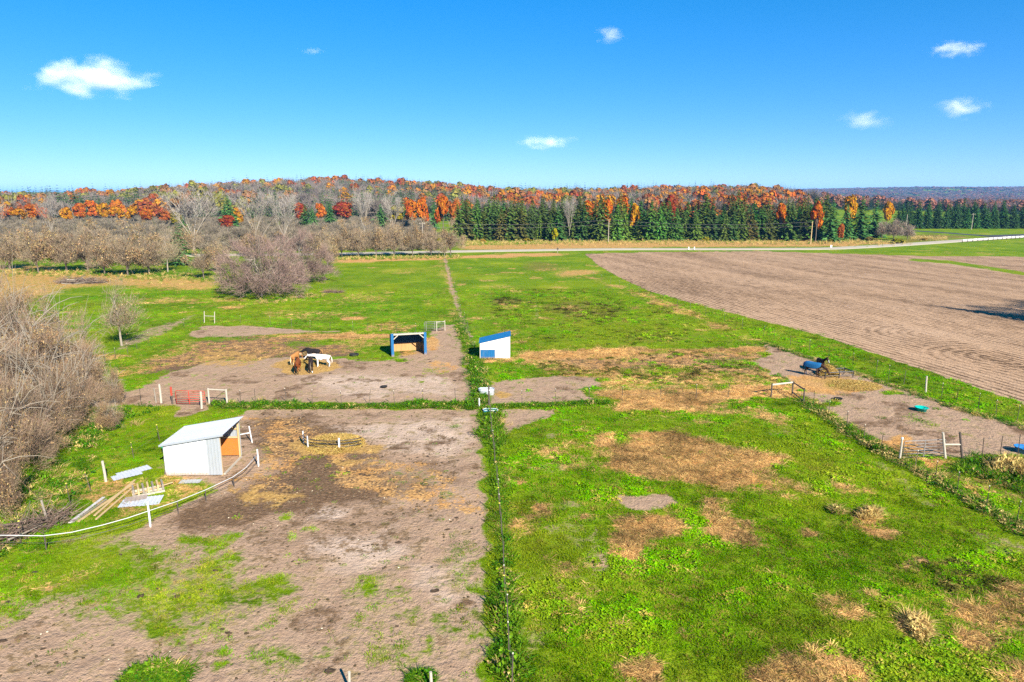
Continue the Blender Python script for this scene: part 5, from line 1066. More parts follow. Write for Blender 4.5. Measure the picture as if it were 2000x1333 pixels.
blue_shed()

def white_blue_shed():
    o = at(938, 702); e = empty('white_blue_shed', (o.x, o.y, 0), R(1), 'small white shed with a blue sloping roof and blue lower panel', 'shed')
    Wd, D, h0, h1 = 3.3, 2.7, 1.86, 2.62
    top = lambda x: h0 + (h1 - h0) * x / Wd
    MB().box((Wd * .75 - .06, 0, 0.55), (Wd / 2 - .12, 0.05, 1.02)).build('wall_panel', M['white_paint'], e)
    P = [(0.0, -.026, 1.085), (Wd, -.026, 1.085), (Wd, -.026, h1 - .02), (0.0, -.026, h0 - .02)]
    m = MB(); m.add([Vector(p) for p in P] + [Vector(p) + Vector((0, .05, 0)) for p in P], [(0, 1, 2, 3), (7, 6, 5, 4), (0, 4, 5, 1), (1, 5, 6, 2), (2, 6, 7, 3), (3, 7, 4, 0)]); m.build('wall_panel', M['white_paint'], e)
    for i in range(2): MB().corr((i * Wd / 4 + .005, 0.01, 0), (1, 0, 0), (0, 0, 1), Wd / 4 - .01, lambda q: 1.06, pitch=.2, bottom=.05).build('wall_sheet', M['blue_metal'], e)
    for i in range(3): MB().corr((-0.03, D - i * D / 3, 0), (0, -1, 0), (0, 0, 1), D / 3, lambda q: h0 - .05, bottom=0.04).build('wall_sheet', M['blue_metal'], e)
    for i in range(3): MB().corr((Wd + .03, i * D / 3, 0), (0, 1, 0), (0, 0, 1), D / 3, lambda q: h1 - .03, bottom=0.04).build('wall_sheet', M['white_metal'], e)
    for i in range(3): MB().corr((Wd - i * Wd / 3, D, 0), (-1, 0, 0), (0, 0, 1), Wd / 3, lambda q, b=Wd - i * Wd / 3: top(max(0, b - q)) - .03, bottom=0.04).build('wall_sheet', M['white_metal'], e)
    MB().box((Wd - .04, -0.03, h1 / 2 - .02), (0.10, 0.04, h1 - .08)).build('corner_trim', M['white_paint'], e); MB().box((-.01, -0.03, h0 / 2 - .02), (0.09, 0.04, h0 - .08)).build('corner_trim', M['pale_wood'], e)
    ang = math.atan2(h1 - h0, Wd)
    for i in range(3):
        w = (D + .34) / 3
        MB().corr((-0.14, -0.16 + w + i * w + .02, top(-.14) + .02 + .004 * (i % 2)), (0, -1, 0), (math.cos(ang), 0, math.sin(ang)), w + .02, lambda q: (Wd + .26) / math.cos(ang), amp=.018).build('roof_sheet', M['blue_metal'], e)
    return e
white_blue_shed()

# ------------------------------------------------------------------ fences and gates
def tpost_mesh():
    m = MB(); m.box((0, 0, 0.64), (0.045, 0.012, 1.30)).box((0, 0.018, 0.64), (0.012, 0.03, 1.28)); return m.mesh('steel_post')
TP = tpost_mesh(); TP.materials.append(M['post_steel'])
CAPM = MB().box((0, 0, 0), (0.045, 0.04, 0.06), taper=.7).mesh('cap'); CAPM.materials.append(M['insulator'])
CAPY = MB().box((0, 0, 0), (0.08, 0.04, 0.04)).mesh('insulator'); CAPY.materials.append(M['insulator_yellow'])
WPM = MB().tube([(0, 0, -.05), (0.01, 0, .7), (0, 0, 1.42)], 0.065, 8, 0.055).mesh('wood_post'); WPM.materials.append(M['grey_wood'])
MPM = MB().tube([(0, 0, -.05), (0.004, 0, .7), (0, 0, 1.48)], 0.028, 6, 0.026).mesh('stake_post'); MPM.materials.append(M['post_steel'])
WPM2 = MB().tube([(0, 0, -.05), (0.01, 0.01, .7), (0, 0, 1.45)], 0.085, 8, 0.075).mesh('pale_post'); WPM2.materials.append(M['pale_wood'])
def fence(name, label, posts, wires=(0.55, 1.12), kinds=None, caps=True, post_h=1.0, tilt=3.0, wire_mat='wire', wire_r=0.0035, capz=1.30, cat='fence', cap_mesh=None):
    """posts: world points; one thing: posts (each with its cap) and the wires between"""
    o = posts[0]; e = empty(name, (o.x, o.y, 0), 0, label, cat)
    for i, p in enumerate(posts):
        k = kinds[i] if kinds else 't'
        if k == '-': continue
        me = {'t': TP, 'w': WPM, 'p': WPM2, 'm': MPM}[k]
        q = link_mesh('post', me, e); q.location = (p.x - o.x, p.y - o.y, 0); q.scale = (1, 1, post_h * random.uniform(.93, 1.06)); q.rotation_euler = (R(random.uniform(-tilt, tilt)), R(random.uniform(-tilt, tilt)), random.uniform(0, 3))
        if k in 'tm' and caps and random.random() < .7:
            c = link_mesh('cap', cap_mesh or CAPM, q); c.location = (0, 0, (capz if k == 't' else 1.47) + .02)
            if random.random() < .5: c2 = link_mesh('insulator', CAPY, q); c2.location = (0, 0.03, 0.95)
    for z in wires:
        m = MB(); pts = []
        for i, p in enumerate(posts):
            pts.append(Vector((p.x - o.x, p.y - o.y, z * post_h)))
            if i < len(posts) - 1: n_ = posts[i + 1]; pts.append(Vector(((p.x + n_.x) / 2 - o.x, (p.y + n_.y) / 2 - o.y, z * post_h - .02)))
        m.tube(pts, wire_r, 4); m.build('wire', M[wire_mat], e)
    return e
def px_line(pts): return [at(*p) for p in pts]
def spaced(a, b, step):
    A, B = at(*a), at(*b); n = max(1, round((B - A).length / step)); return [A.lerp(B, i / n) + Vector((random.uniform(-.15, .15), random.uniform(-.15, .15), 0)) * (0 < i < n) for i in range(n + 1)]
fence('wire_fence', 'wire fence on steel posts in the weedy strip between the two near paddocks', px_line([(955, 800), (958, 825), (960, 850), (964, 878), (966, 905), (971, 950), (974, 980), (977, 1012), (980, 1048), (983, 1108), (986, 1157), (991, 1222), (994, 1280), (1000, 1345)]), tilt=2, post_h=1.0, kinds=['m'] * 14)
fence('wire_fence', 'wire fence along the grassy strip between the horses and the near paddock', px_line([(444, 791), (470, 791), (499, 789), (560, 786), (610, 791), (667, 791), (721, 791), (771, 793), (827, 788), (890, 788), (934, 792)]), tilt=7, kinds=['-', 't', 't', 't', 't', 't', 't', 't', 't', 't', '-'])
fence('wire_fence', 'short wire fence running left from the red gate into the thicket', px_line([(205, 787), (240, 786), (275, 785), (305, 787), (316, 788)]), kinds=['w', 'w', 't', 'w', '-'], caps=False)
fence('wire_fence', 'wire fence running right from the galvanised trough to the wooden rail brace', px_line([(955, 794), (1020, 790), (1085, 787), (1150, 785), (1215, 783), (1290, 780), (1360, 778), (1422, 776), (1505, 775)]), kinds=['-', 't', 't', 't', 't', 't', 't', 't', '-'])
fence('wire_fence', 'diagonal wire fence from the rail brace down to the dark tube gate', px_line([(1568, 784), (1589, 793), (1618, 812), (1654, 836), (1687, 861), (1721, 880), (1757, 899)]), kinds=['-', 't', 't', 't', 't', 't', '-'])
fence('wire_fence', 'diagonal wire fence from the dark tube gate to the lower right edge', px_line([(1757, 899), (1787, 914), (1827, 938), (1869, 963), (1926, 992), (1985, 1024), (2050, 1062)]), kinds=['-', 't', 't', 't', 't', 't', 't'])
fence('wire_fence', 'wire fence on dark posts right of the leaning brace posts', px_line([(1879, 897), (1918, 895), (1953, 893), (1988, 891), (2040, 888)]), kinds=['-', 't', 't', 't', 't'], caps=False, post_h=1.25)
fl = spaced((1150, 545), (1480, 660), 5.0) + spaced((1500, 666), (1700, 735), 3.2)
fence('wire_fence', 'white capped wire fence along the green strip beside the far pasture', [p + Vector((1.1, 1.0, 0)) for p in fl], post_h=1.0, tilt=3)
fence('wire_fence', 'wire fence along the green strip between the right paddock and tilled field', px_line([(1735, 742), (1765, 752), (1808, 767), (1839, 777), (1868, 786), (1910, 799), (1945, 811), (1986, 824), (2050, 845)]), kinds=['t', 't', 'p', 't', 't', 't', 't', 't', 't'], post_h=1.05)
fence('wire_fence', 'wire fence along the far bare trail up to the hedgerow', spaced((927, 690), (868, 506), 7.0), post_h=.95)
fence('wire_fence', 'low wire fence with white caps across the pasture above the horses', px_line([(415, 634), (470, 633), (528, 636), (570, 640), (606, 643), (645, 645), (690, 646), (718, 648), (745, 648), (775, 649), (812, 650)]), kinds=['-'] + ['t'] * 10, post_h=.92)
fence('wire_fence', 'wire fence with white caps climbing past the thin bare tree', px_line([(205, 708), (225, 700), (250, 692), (268, 682), (290, 668), (325, 652), (360, 640), (398, 632)]), kinds=['t'] * 7 + ['-'], post_h=.95)
fence('wire_fence', 'crooked wire fence along the green strip beside the left thicket', px_line([(312, 862), (262, 896), (207, 941), (178, 960), (138, 985), (94, 1024), (40, 1062)]), kinds=['t', 't', 'p', 't', 't', 'w', 't'], tilt=8, cap_mesh=CAPY)
def gate(name, label, a, b, h, nbar, mat, verticals=(0.5,), r=0.022, z0=0.12, end_r=None):
    """tube gate between two ground points"""
    A, B = at(*a), at(*b); L = (B - A).length; e = empty(name, (A.x, A.y, 0), math.atan2(B.y - A.y, B.x - A.x), label, 'gate')
    c = .10
    fr = [(0, 0, z0), (0, 0, h - c), (c * .3, 0, h - c * .3), (c, 0, h), (L - c, 0, h), (L - c * .3, 0, h - c * .3), (L, 0, h - c), (L, 0, z0), (0, 0, z0)]
    MB().tube(fr, r, 6).build('frame', M[mat], e, smooth_shade=True)
    for i in range(1, nbar): z = z0 + (h - z0) * i / nbar; MB().tube([(0.01, 0, z), (L - .01, 0, z)], r * .8, 6).build('rail', M[mat], e, smooth_shade=True)
    for v in verticals: MB().box((L * v, -r * 1.5, (z0 + h) / 2), (0.06, 0.015, h - z0)).build('upright', M[mat], e)
    return e
gate('tube_gate', 'red tube gate in the fence below the horse paddock', (345, 791), (402, 792), 1.28, 6, 'red_paint', (0.46,), r=.030)
gate('tube_gate', 'dark tube gate hanging between the right paddock posts', (1762, 897), (1843, 893), 1.30, 5, 'tube_grey', (0.5,), r=.026)
gate('tube_gate', 'grey tube gate across the path behind the blue shed', (829, 648), (866, 647), 1.30, 5, 'tube_grey', (0.1, 0.55), r=.03)
def post_thing(px, py, h, label, mat='pale_wood', r=0.09, lean=(0, 0), cap=None, name='fence_post', top=None):
    p = at(px, py); e = empty(name, (p.x, p.y, 0), random.uniform(0, 1), label, 'post'); e.rotation_euler = (R(lean[0]), R(lean[1]), 0)
    MB().tube([(0, 0, -.1), (r * .15, 0, h * .5), (0, 0, h)], r, 9, r * .88).build('shaft', M[mat], e, smooth_shade=False)
    if cap: MB().lathe([(r * 1.1, h), (r * 1.15, h + .09), (r * .7, h + .13), (.01, h + .14)], 10).build('cap', M[cap], e)
    if top: MB().tube([(0, 0, h * .52), (0, 0, h * 1.02)], r * 1.08, 9).build('painted_top', M[top], e)
    return e
post_thing(315, 788, 1.75, 'thick pale gatepost left of the red gate', 'pale_wood', .10)
post_thing(337, 790, 1.55, 'dark post with a red painted top beside the red gate', 'dark_wood', .075, top='red_paint')
post_thing(394, 799, 1.55, 'thick pale post in front of the right end of the red gate', 'pale_wood', .10, lean=(0, 2))
post_thing(1757, 898, 1.5, 'pale gatepost with a white knob at the dark tube gate', 'pale_wood', .075, cap='white_paint')
post_thing(955, 800, 2.1, 'tall dark post standing behind the galvanised trough', 'dark_wood', .075)
post_thing(936, 797, 0.85, 'short white post below the galvanised trough', 'white_paint', .06)
post_thing(294, 1030, 1.52, 'white post at the middle of the sagging white rail', 'white_paint', .055)
post_thing(505, 912, 1.25, 'white post at the upper end of the sagging white rail', 'white_paint', .055)
post_thing(681, 1345, 0.8, 'weathered post stub at the bottom edge', 'pale_wood', .06, lean=(8, 6))
post_thing(842, 1345, 0.7, 'weathered post stub among weeds at the bottom edge', 'pale_wood', .06)
def brace(name, label, a, b, h, mat='pale_wood', lean=(0, 0), rail=(.62,), r=.085, mat2=None, extra=None):
    A, B = at(*a), at(*b); L = (B - A).length; e = empty(name, (A.x, A.y, 0), math.atan2(B.y - A.y, B.x - A.x), label, 'fence brace')
    lx = math.tan(R(lean[0]))
    for x, m_ in ((0, mat), (L, mat2 or mat)): MB().tube([(x, 0, -.1), (x + lx * h, 0, h)], r, 9, r * .9).build('post', M[m_], e)
    for z in rail: MB().tube([(lx * h * z, 0, h * z), (L + lx * h * z, 0, h * z)], r * .72, 8).build('rail', M[mat], e)
    if extra: MB().tube([(r, 0.02, h * .12), (L - r, 0.02, h * .92)], .025, 6).build('tie', M['dark_wood'], e)
    return e
brace('wooden_brace', 'pale wooden post and rail brace right of the red gate', (409, 789), (444, 791), 1.42, 'pale_wood', rail=(.93,), extra=True)
brace('wooden_brace', 'two leaning brace posts with a white rail beside the dark gate', (1847, 897), (1880, 897), 1.95, 'pale_wood', lean=(-13, 0), rail=(.55,), mat2='dark_wood')
brace('wooden_brace', 'pale wooden brace in the pasture beyond the pale dirt patch', (399, 631), (419, 632), 1.7, 'pale_wood', lean=(6, 0), rail=(.6,), r=.06)
brace('wooden_brace', 'white brace posts at the right end of the grey tube gate', (853, 648), (869, 646), 1.4, 'pale_wood', rail=(.9,), r=.06, extra=True)
brace('wooden_brace', 'white rail brace standing against the right side of the white shed', (462, 872), (493, 866), 1.35, 'white_paint', lean=(-6, 0), rail=(.62,), r=.045)
def rail_brace():
    A, B, C = at(1506, 776), at(1547, 771), at(1569, 786); e = empty('rail_brace', (A.x, A.y, 0), 0, 'corner rail of pale and dark poles by the right paddock', 'fence brace')
    Pp = [Vector((q.x - A.x, q.y - A.y, 0)) for q in (A, B, C)]
    for q in Pp: MB().tube([q + Vector((0, 0, -.1)), q + Vector((0, 0, 1.3))], .07, 8).build('post', M['dark_wood'], e)
    up = Vector((0, 0, 1.16)); MB().tube([Pp[0] + up, Pp[1] + up], .085, 8).build('rail', M['pale_wood'], e); MB().tube([Pp[1] + up, Pp[2] + up], .06, 8).build('rail', M['dark_wood'], e)
    MB().tube([Pp[1] + Vector((0, 0, .25)), Pp[2] + Vector((0, 0, .12))], .05, 8).build('rail', M['dark_wood'], e)
rail_brace()
def white_rail():
    pts = [(-60, 1046, .85), (18, 1046, .85), (85, 1047, .8), (140, 1040, .8), (200, 1026, .85), (250, 1012, .9), (294, 997, .95), (345, 980, .8), (400, 958, .75), (455, 932, .7), (480, 914, .8), (503, 888, 1.0)]
    P = [at(px, py, z) for px, py, z in pts]; o = P[0]; e = empty('rail_fence', (o.x, o.y, 0), 0, 'sagging white rail fence curving around the white metal shed', 'fence')
    Q_ = [Vector((p.x - o.x, p.y - o.y, p.z)) for p in P]
    MB().tube(Q_, .022, 6).build('rail', M['tape_white'], e, smooth_shade=True)
    MB().tube([q + Vector((0, .02, -.42)) for q in Q_], .014, 5).build('wire', M['tube_black'], e)
    for k in (2, 7, 8, 9):
        MB().tube([Vector((Q_[k].x, Q_[k].y + .05, -.05)), Vector((Q_[k].x, Q_[k].y + .05, Q_[k].z - .03))], .032, 6).build('post', M['dark_wood'], e)
white_rail()

# ------------------------------------------------------------------ building materials lying by the white shed
def plank(a, b, w, t, z, mat, label):
    A, B = at(*a), at(*b); L = (B - A).length; p = A.lerp(B, .5); m = MB()
    for i in range(4): pass
    m.box((0, 0, t / 2), (L, w, t)); o = m.build('plank', M[mat], None, bevel=.004); o.location = (p.x, p.y, z); o.rotation_euler = (0, 0, math.atan2(B.y - A.y, B.x - A.x)); tag(o, label, 'plank', 'boards lying by the white shed'); return o
plank((136, 1024), (203, 974), .17, .06, .05, 'white_paint', 'pale board, leftmost of those lying below the white shed')
plank((142, 1023), (208, 977), .10, .05, .03, 'grey_wood', 'grey board beside the leftmost pale board')
plank((152, 1022), (262, 946), .16, .05, .05, 'lumber', 'longest new timber board lying below the white shed')
plank((185, 1010), (264, 940), .13, .05, .06, 'lumber', 'new board lying close right of the longest board')
plank((188, 1017), (258, 956), .11, .05, .05, 'lumber', 'lowest and rightmost new board on the ground')
plank((262, 972), (338, 948), .12, .045, .18, 'lumber', 'board lying across the upturned pallet')
def metal_sheet(c, px_len, w, rz, z, mat, label, pitch=.03):
    p = at(*c); m = MB(); m.corr((-px_len / 2, -w / 2, 0), (1, 0, 0), (0, 1, 0), px_len, lambda q: w, pitch=.22, amp=.02); o = m.build('metal_sheet', M[mat]); o.location = (p.x, p.y, z); o.rotation_euler = (R(pitch * 40), 0, R(rz)); tag(o, label, 'metal sheet', 'metal sheets lying by the white shed'); return o
metal_sheet((262, 922), 2.0, .85, 48, .06, 'roof_metal', 'grey metal sheet nearer the white shed on the grass'); metal_sheet((248, 931), 1.7, .8, 42, .09, 'roof_metal', 'grey metal sheet overlapping the lower left of another')
metal_sheet((256, 984), 1.15, 1.05, 12, .06, 'roof_metal', 'pale metal sheet left of the pallet front'); metal_sheet((296, 980), 1.1, 1.25, 14, .07, 'roof_metal', 'grey metal sheet beside the white rail post'); metal_sheet((266, 977), 1.2, .6, 22, .13, 'white_metal', 'white metal sheet on top of the other two sheets')
metal_sheet((372, 942), 1.3, .55, 4, .05, 'grey_plastic', 'dull grey sheet flat on the dirt before the shed wall')
p = at(290, 962); pal = empty('pallet', (p.x, p.y, 0.02), R(32), 'upturned wooden pallet among the boards below the white shed', 'pallet')
for i in range(3): MB().box((0, -.45 + i * .45, .06), (1.75, .10, .12)).build('runner', M['pale_wood'], pal)
for i in range(7): MB().box((-.8 + i * .265, 0, .32), (.10, .92, .40 if i % 2 else .34)).build('slat', M['lumber'] if i % 2 else M['grey_wood'], pal)

# ------------------------------------------------------------------ troughs, tubs, buckets, feeders
def trough(px, py, L, w, h, rz, mat, label, rim):
    p = at(px, py); e = empty('water_trough', (p.x, p.y, 0), R(rz), label, 'trough'); m = MB(); n = 20
    def ring(s, z): return [((L / 2 - w / 2) * (1 if math.cos(t) > 0 else -1) * (abs(math.cos(t)) > .001) + w / 2 * math.cos(t) * s, w / 2 * math.sin(t) * s, z) for t in [2 * math.pi * (k + .5) / n for k in range(n)]]
    rs = [ring(1, 0), ring(1.02, h * .33), ring(1, h * .5), ring(1.02, h * .66), ring(1.03, h), ring(.9, h), ring(.88, .06)]
    P = [q for r_ in rs for q in r_]; F = [(i * n + k, i * n + (k + 1) % n, (i + 1) * n + (k + 1) % n, (i + 1) * n + k) for i in range(len(rs) - 1) for k in range(n)]; F.append(tuple((len(rs) - 1) * n + k for k in range(n)))
    m.add(P, F).build('tank', M[mat], e, smooth_shade=True); m2 = MB(); rp = ring(1.02, h); m2.tube(rp + [rp[0]], .02, 6, cap=False).build('rim', M[rim], e)
    wt = MB(); wt.add(ring(.88, h * .78), [tuple(range(n))]).build('water', M['water'], e)
wm, nt_, ot_ = new_mat('water'); bs = N(nt_, 'ShaderNodeBsdfPrincipled'); bs.inputs['Base Color'].default_value = (.02, .035, .035, 1); bs.inputs['Roughness'].default_value = .06; nt_.links.new(bs.outputs[0], ot_.inputs[0]); M['water'] = wm
trough(950, 771, 1.45, .62, .58, 4, 'galv', 'galvanised stock trough straddling the centre fence', 'galv')
trough(958, 809, 1.25, .55, .40, -4, 'blue_trough', 'blue trough in the weeds just below the galvanised one', 'white_paint')
def tub(px, py, r, h, mat, label, name='tub', cat='tub', handle=True):
    p = at(px, py); e = empty(name, (p.x, p.y, 0), random.uniform(0, 3), label, cat)
    MB().lathe([(r * .8, 0), (r, h), (r * 1.08, h), (r * 1.08, h - .03), (r * 1.0, h - .035), (r * .95, h - .01), (r * .76, .03)], 18).build('shell', M[mat], e, smooth_shade=True)
    if handle:
        for s in (-1, 1): MB().tube([(s * r * 1.0, -.07, h * .8), (s * r * 1.2, -.05, h * .95), (s * r * 1.2, .05, h * .95), (s * r * 1.0, .07, h * .8)], .014, 6).build('handle', M[mat], e)
tub(1799, 803, .48, .34, 'teal_plastic', 'teal plastic tub on the bare dirt of the right paddock')
tub(321, 884, .17, .42, 'green_plastic', 'green plastic bucket at the low left corner of the white shed', 'bucket', 'bucket')
tub(1996, 884, .5, .45, 'blue_plastic', 'blue plastic tub cut by the right edge')
tub(1637, 781, .34, .16, 'rubber', 'black rubber feed pan beside the rail brace', 'feed_pan', 'feed pan', False); tub(750, 757, .32, .13, 'rubber', 'black rubber feed pan on the pale dirt below the horses', 'feed_pan', 'feed pan', False); tub(1617, 812, .3, .14, 'rubber', 'black feed pan against the diagonal fence', 'feed_pan', 'feed pan', False)
def tyre(px, py):
    p = at(px, py); m = MB(); n = 18; P = []; F = []
    for k in range(n):
        a = 2 * math.pi * k / n
        for j in range(8): b = 2 * math.pi * j / 8; rr = .42 + .11 * math.cos(b); P.append((rr * math.cos(a), rr * math.sin(a), .13 + .12 * math.sin(b)))
    for k in range(n):
        for j in range(8): F.append((k * 8 + j, ((k + 1) % n) * 8 + j, ((k + 1) % n) * 8 + (j + 1) % 8, k * 8 + (j + 1) % 8))
    o = m.add(P, F).build('tyre', M['rubber'], None, True); o.location = (p.x, p.y, 0); tag(o, 'old tyre lying in the grass left of the blue shed', 'tyre')
tyre(692, 695)
M['hay_blade'] = leafy('hay_blade', cols=[(0, (.24, .15, .04)), (.5, (.42, .28, .075)), (1, (.56, .42, .15))], source='RAMP', spread=.25, trans=.25)
def hay_pile(px, py, rx, ry, h, n, label, name='hay_pile', seed=1):
    p = at(px, py); r0 = np.random.default_rng(seed); a = r0.random(n) * 6.283; q = r0.random(n) ** .62
    C = np.stack([np.cos(a) * q * rx, np.sin(a) * q * ry, np.maximum(h * (1 - q ** 1.5), 0) * (.75 + .35 * r0.random(n)) + .02], 1)
    U = unit(r0.normal(size=(n, 3)) * np.array([1, 1, .35])); ln = .28 * (.5 + r0.random((n, 1))); v, f = blades(C - U * ln / 2, C + U * ln / 2, np.full(n, .011))
    o = link_mesh(name, np_mesh(name, v, f), None, M['hay_blade']); o.location = (p.x, p.y, 0); tag(o, label, 'hay'); return o
hay_pile(597, 712, 1.7, 1.5, .55, 9000, 'pile of hay in the middle of the five horses', seed=1)
hay_pile(655, 868, 2.1, 2.1, .45, 14000, 'round heap of hay inside the broken ring feeder', seed=2)
hay_pile(1617, 732, 1.15, 1.0, .95, 7000, 'hay heaped in front of the blanketed horse', seed=3)
hay_pile(1666, 753, 2.6, 2.0, .16, 7000, 'flat spill of golden hay below the right paddock horses', seed=4)
def half_ring():
    c = at(656, 866); e = empty('ring_feeder', (c.x, c.y, 0), 0, 'half ring of black bands on white stakes around hay', 'feeder'); rad = 2.35
    for z in (.25, .48, .70):
        MB().tube([(rad * math.cos(t), rad * .62 * math.sin(t), z) for t in [R(175 + i * 13) for i in range(13)]], .032, 6).build('band', M['tube_black'], e, smooth_shade=True)
    for t in (178, 222, 285): MB().box((rad * 1.02 * math.cos(R(t)), rad * .63 * math.sin(R(t)), .45), (.12, .05, .95), rz=R(t + 90)).build('stake', M['white_paint'], e)
half_ring()
def round_feeder():
    c = at(1622, 736); e = empty('hay_feeder', (c.x, c.y, 0), R(10), 'black tube hay rack beside the blanketed horse', 'feeder')
    for y in (-.7, .7):
        MB().tube([(-1.1, y, .62), (2.0, y, .62)], .045, 6).build('rail', M['tube_black'], e)
        MB().tube([(-1.1, y, .28), (2.0, y, .28)], .035, 6).build('rail', M['tube_black'], e)
        for x in (-1.1, .45, 2.0): MB().tube([(x, y, 0), (x, y, .7)], .05, 6).build('leg', M['tube_black'], e)
    for x in (-1.1, 2.0): MB().tube([(x, -.7, .62), (x, .7, .62)], .045, 6).build('rail', M['tube_black'], e)
round_feeder()

# ------------------------------------------------------------------ horses
def horse_mat(name, body, points=None, zp=.42):
    m, nt, out = new_mat(name); tc = N(nt, 'ShaderNodeTexCoord'); sp_ = N(nt, 'ShaderNodeSeparateXYZ'); nt.links.new(tc.outputs['Object'], sp_.inputs[0])
    nz = noise_node(nt, tc.outputs['Object'], 5, 4); c = mix_node(nt, nz, tuple(x * .75 for x in body), tuple(min(1, x * 1.2) for x in body))
    if points:
        f = math_node(nt, 'MULTIPLY', math_node(nt, 'SUBTRACT', zp, math_node(nt, 'ADD', sp_.outputs[2], math_node(nt, 'MULTIPLY', math_node(nt, 'SUBTRACT', nz, .5), .2))), 8.0, True); c = mix_node(nt, f, c, points)
    b = N(nt, 'ShaderNodeBsdfPrincipled'); nt.links.new(c, b.inputs['Base Color']); b.inputs['Roughness'].default_value = .8; b.inputs['Specular IOR Level'].default_value = .12; nt.links.new(b.outputs[0], out.inputs[0]); return m
def horse(px, py, rz, size, mat, hair, label, neck=(.95, .05), head=-55, turn=0.0, blaze=None, blanket=None, sock=None, step=0.0):
    """neck = (forward reach, rise) of the poll from the withers; one skinned body with mane, tail and ears"""
    p = at(px, py)
    V_ = []; E_ = []; Rr = []
    def v(co, r, par=None, flat=None):
        V_.append(co); Rr.append(r if isinstance(r, tuple) else (r, r)); i = len(V_) - 1
        if par is not None: E_.append((par, i))
        return i
    pel = v((-.62, 0, 1.17), (.24, .26)); rump = v((-.80, 0, 1.10), (.17, .20), pel); loin = v((-.28, 0, 1.16), (.25, .26), pel); bar = v((.12, 0, 1.10), (.27, .30), loin); wit = v((.48, 0, 1.14), (.22, .29), bar)
    ch = v((.68, 0, 1.10), (.17, .22), wit)
    fx_, rs = neck; cs, sn = math.cos(R(turn)), math.sin(R(turn))
    b0 = Vector((.66, 0, 1.26)); poll = Vector((.66 + fx_ * cs * .98, fx_ * sn, 1.28 + rs))
    nb = v(tuple(b0 + Vector((.06, 0, .04))), (.13, .21), wit)
    mid = b0.lerp(poll, .5) + Vector((0, 0, .06)); nm = v(tuple(mid), (.095, .15), nb); po = v(tuple(poll), (.085, .11), nm)
    hd = Vector((math.cos(R(head)) * cs, math.cos(R(head)) * sn, math.sin(R(head)))); ck = v(tuple(poll + hd * .17), (.085, .115), po); ns = v(tuple(poll + hd * .38), (.062, .075), ck); mz = v(tuple(poll + hd * .54), (.055, .06), ns)
    for s in (-1, 1):
        st_ = step * s
        h = v((-.64, s * .13, .95), (.13, .17), pel); k = v((-.50 + st_ * .5, s * .15, .74), (.085, .11), h); hk = v((-.74 + st_, s * .14, .48), (.05, .06), k); ft = v((-.70 + st_, s * .14, .16), (.036, .036), hk); v((-.66 + st_, s * .14, .035), (.05, .055), ft)
        a = v((.52, s * .13, .88), (.10, .13), wit); kn = v((.54 - st_, s * .13, .46), (.052, .056), a); ff = v((.54 - st_, s * .13, .15), (.036, .036), kn); v((.58 - st_, s * .13, .035), (.05, .055), ff)
    me = bpy.data.meshes.new('horse'); me.from_pydata(V_, E_, []); me.update()
    o = link_mesh('horse', me, None, mat); o.location = (p.x, p.y, 0); o.rotation_euler = (0, 0, R(rz)); o.scale = (size,) * 3; tag(o, label, 'horse')
    md = o.modifiers.new('skin', 'SKIN'); md.use_smooth_shade = True
    for i, d in enumerate(me.skin_vertices[0].data): d.radius = Rr[i]; d.use_root = (i == 0)
    ss = o.modifiers.new('subdivision', 'SUBSURF'); ss.levels = 1; ss.render_levels = 2
    # ears, mane, tail
    side = Vector((-sn, cs, 0))
    for s in (-1, 1):
        b = poll + side * s * .06 + Vector((0, 0, .08)); MB().tube([b, b + Vector((.02 * cs, .02 * sn, .06)) + side * s * .01, b + Vector((.03 * cs, .03 * sn, .11)) + side * s * .015], .035, 5, .006).build('ear', mat, o, True)
    r0 = np.random.default_rng(int(abs(px))); n = 160; t = r0.random(n); base = np.array([b0.lerp(poll, x) for x in t]) + np.array([0, 0, .14]) * (1 - t[:, None] * .3) + np.array([0, 0, .05]); e_ = base + np.array(side)[None] * (.06 + .06 * r0.random((n, 1))) * np.where(r0.random((n, 1)) < .8, -1, 1) + np.array([0, 0, -1]) * (.14 + .16 * r0.random((n, 1))); vv, ff_ = blades(base, e_, np.full(n, .022)); link_mesh('mane', np_mesh('mane', vv, ff_), o, hair)
    m = MB(); m.tube([(-.86, 0, 1.20), (-.96, 0, 1.10), (-1.0, 0, .80), (-.97, 0, .48), (-.95, 0, .34)], .05, 7, .03); m.tube([(-.97, .02, .95), (-1.02, .03, .65), (-.98, .02, .38)], .055, 7, .02); m.build('tail', hair, o, True)
    if blaze: MB().tube([poll + hd * .08 + Vector((hd.z * -.10 * cs * -1, 0, .0)) + Vector((.07 * cs, .07 * sn, .075)), poll + hd * .30 + Vector((.055 * cs, .055 * sn, .05)), poll + hd * .5 + Vector((.045 * cs, .045 * sn, .04))], .035, 6, .025).build('blaze', blaze, o, True)
    if sock:
        for s in sock: MB().tube([(-.665, s * .14, .02), (-.70, s * .14, .16), (-.715, s * .14, .28)], .058, 8, .048).build('sock', M['white_paint'], o, True)
    if blanket:
        sec = [(-.97, .10, 1.20, .12), (-.88, .23, 1.33, .40), (-.60, .285, 1.46, .56), (-.2, .30, 1.445, .60), (.15, .315, 1.43, .62), (.45, .285, 1.455, .60), (.66, .235, 1.47, .50), (.84, .17, 1.42, .30)]; P = []; F = []; nn = 11
        for (x, w, zt, dr) in sec:
            for k in range(nn):
                a = math.pi * k / (nn - 1); yy_ = w * math.cos(a) * 1.02; z_ = zt - .30 + .31 * math.sin(a) if 0 < k < nn - 1 else zt - dr; P.append((x, w * (1.04 if k in (0, nn - 1) else math.cos(a)) * (1 if k < nn / 2 else (1 if k != nn - 1 else -1)), z_))
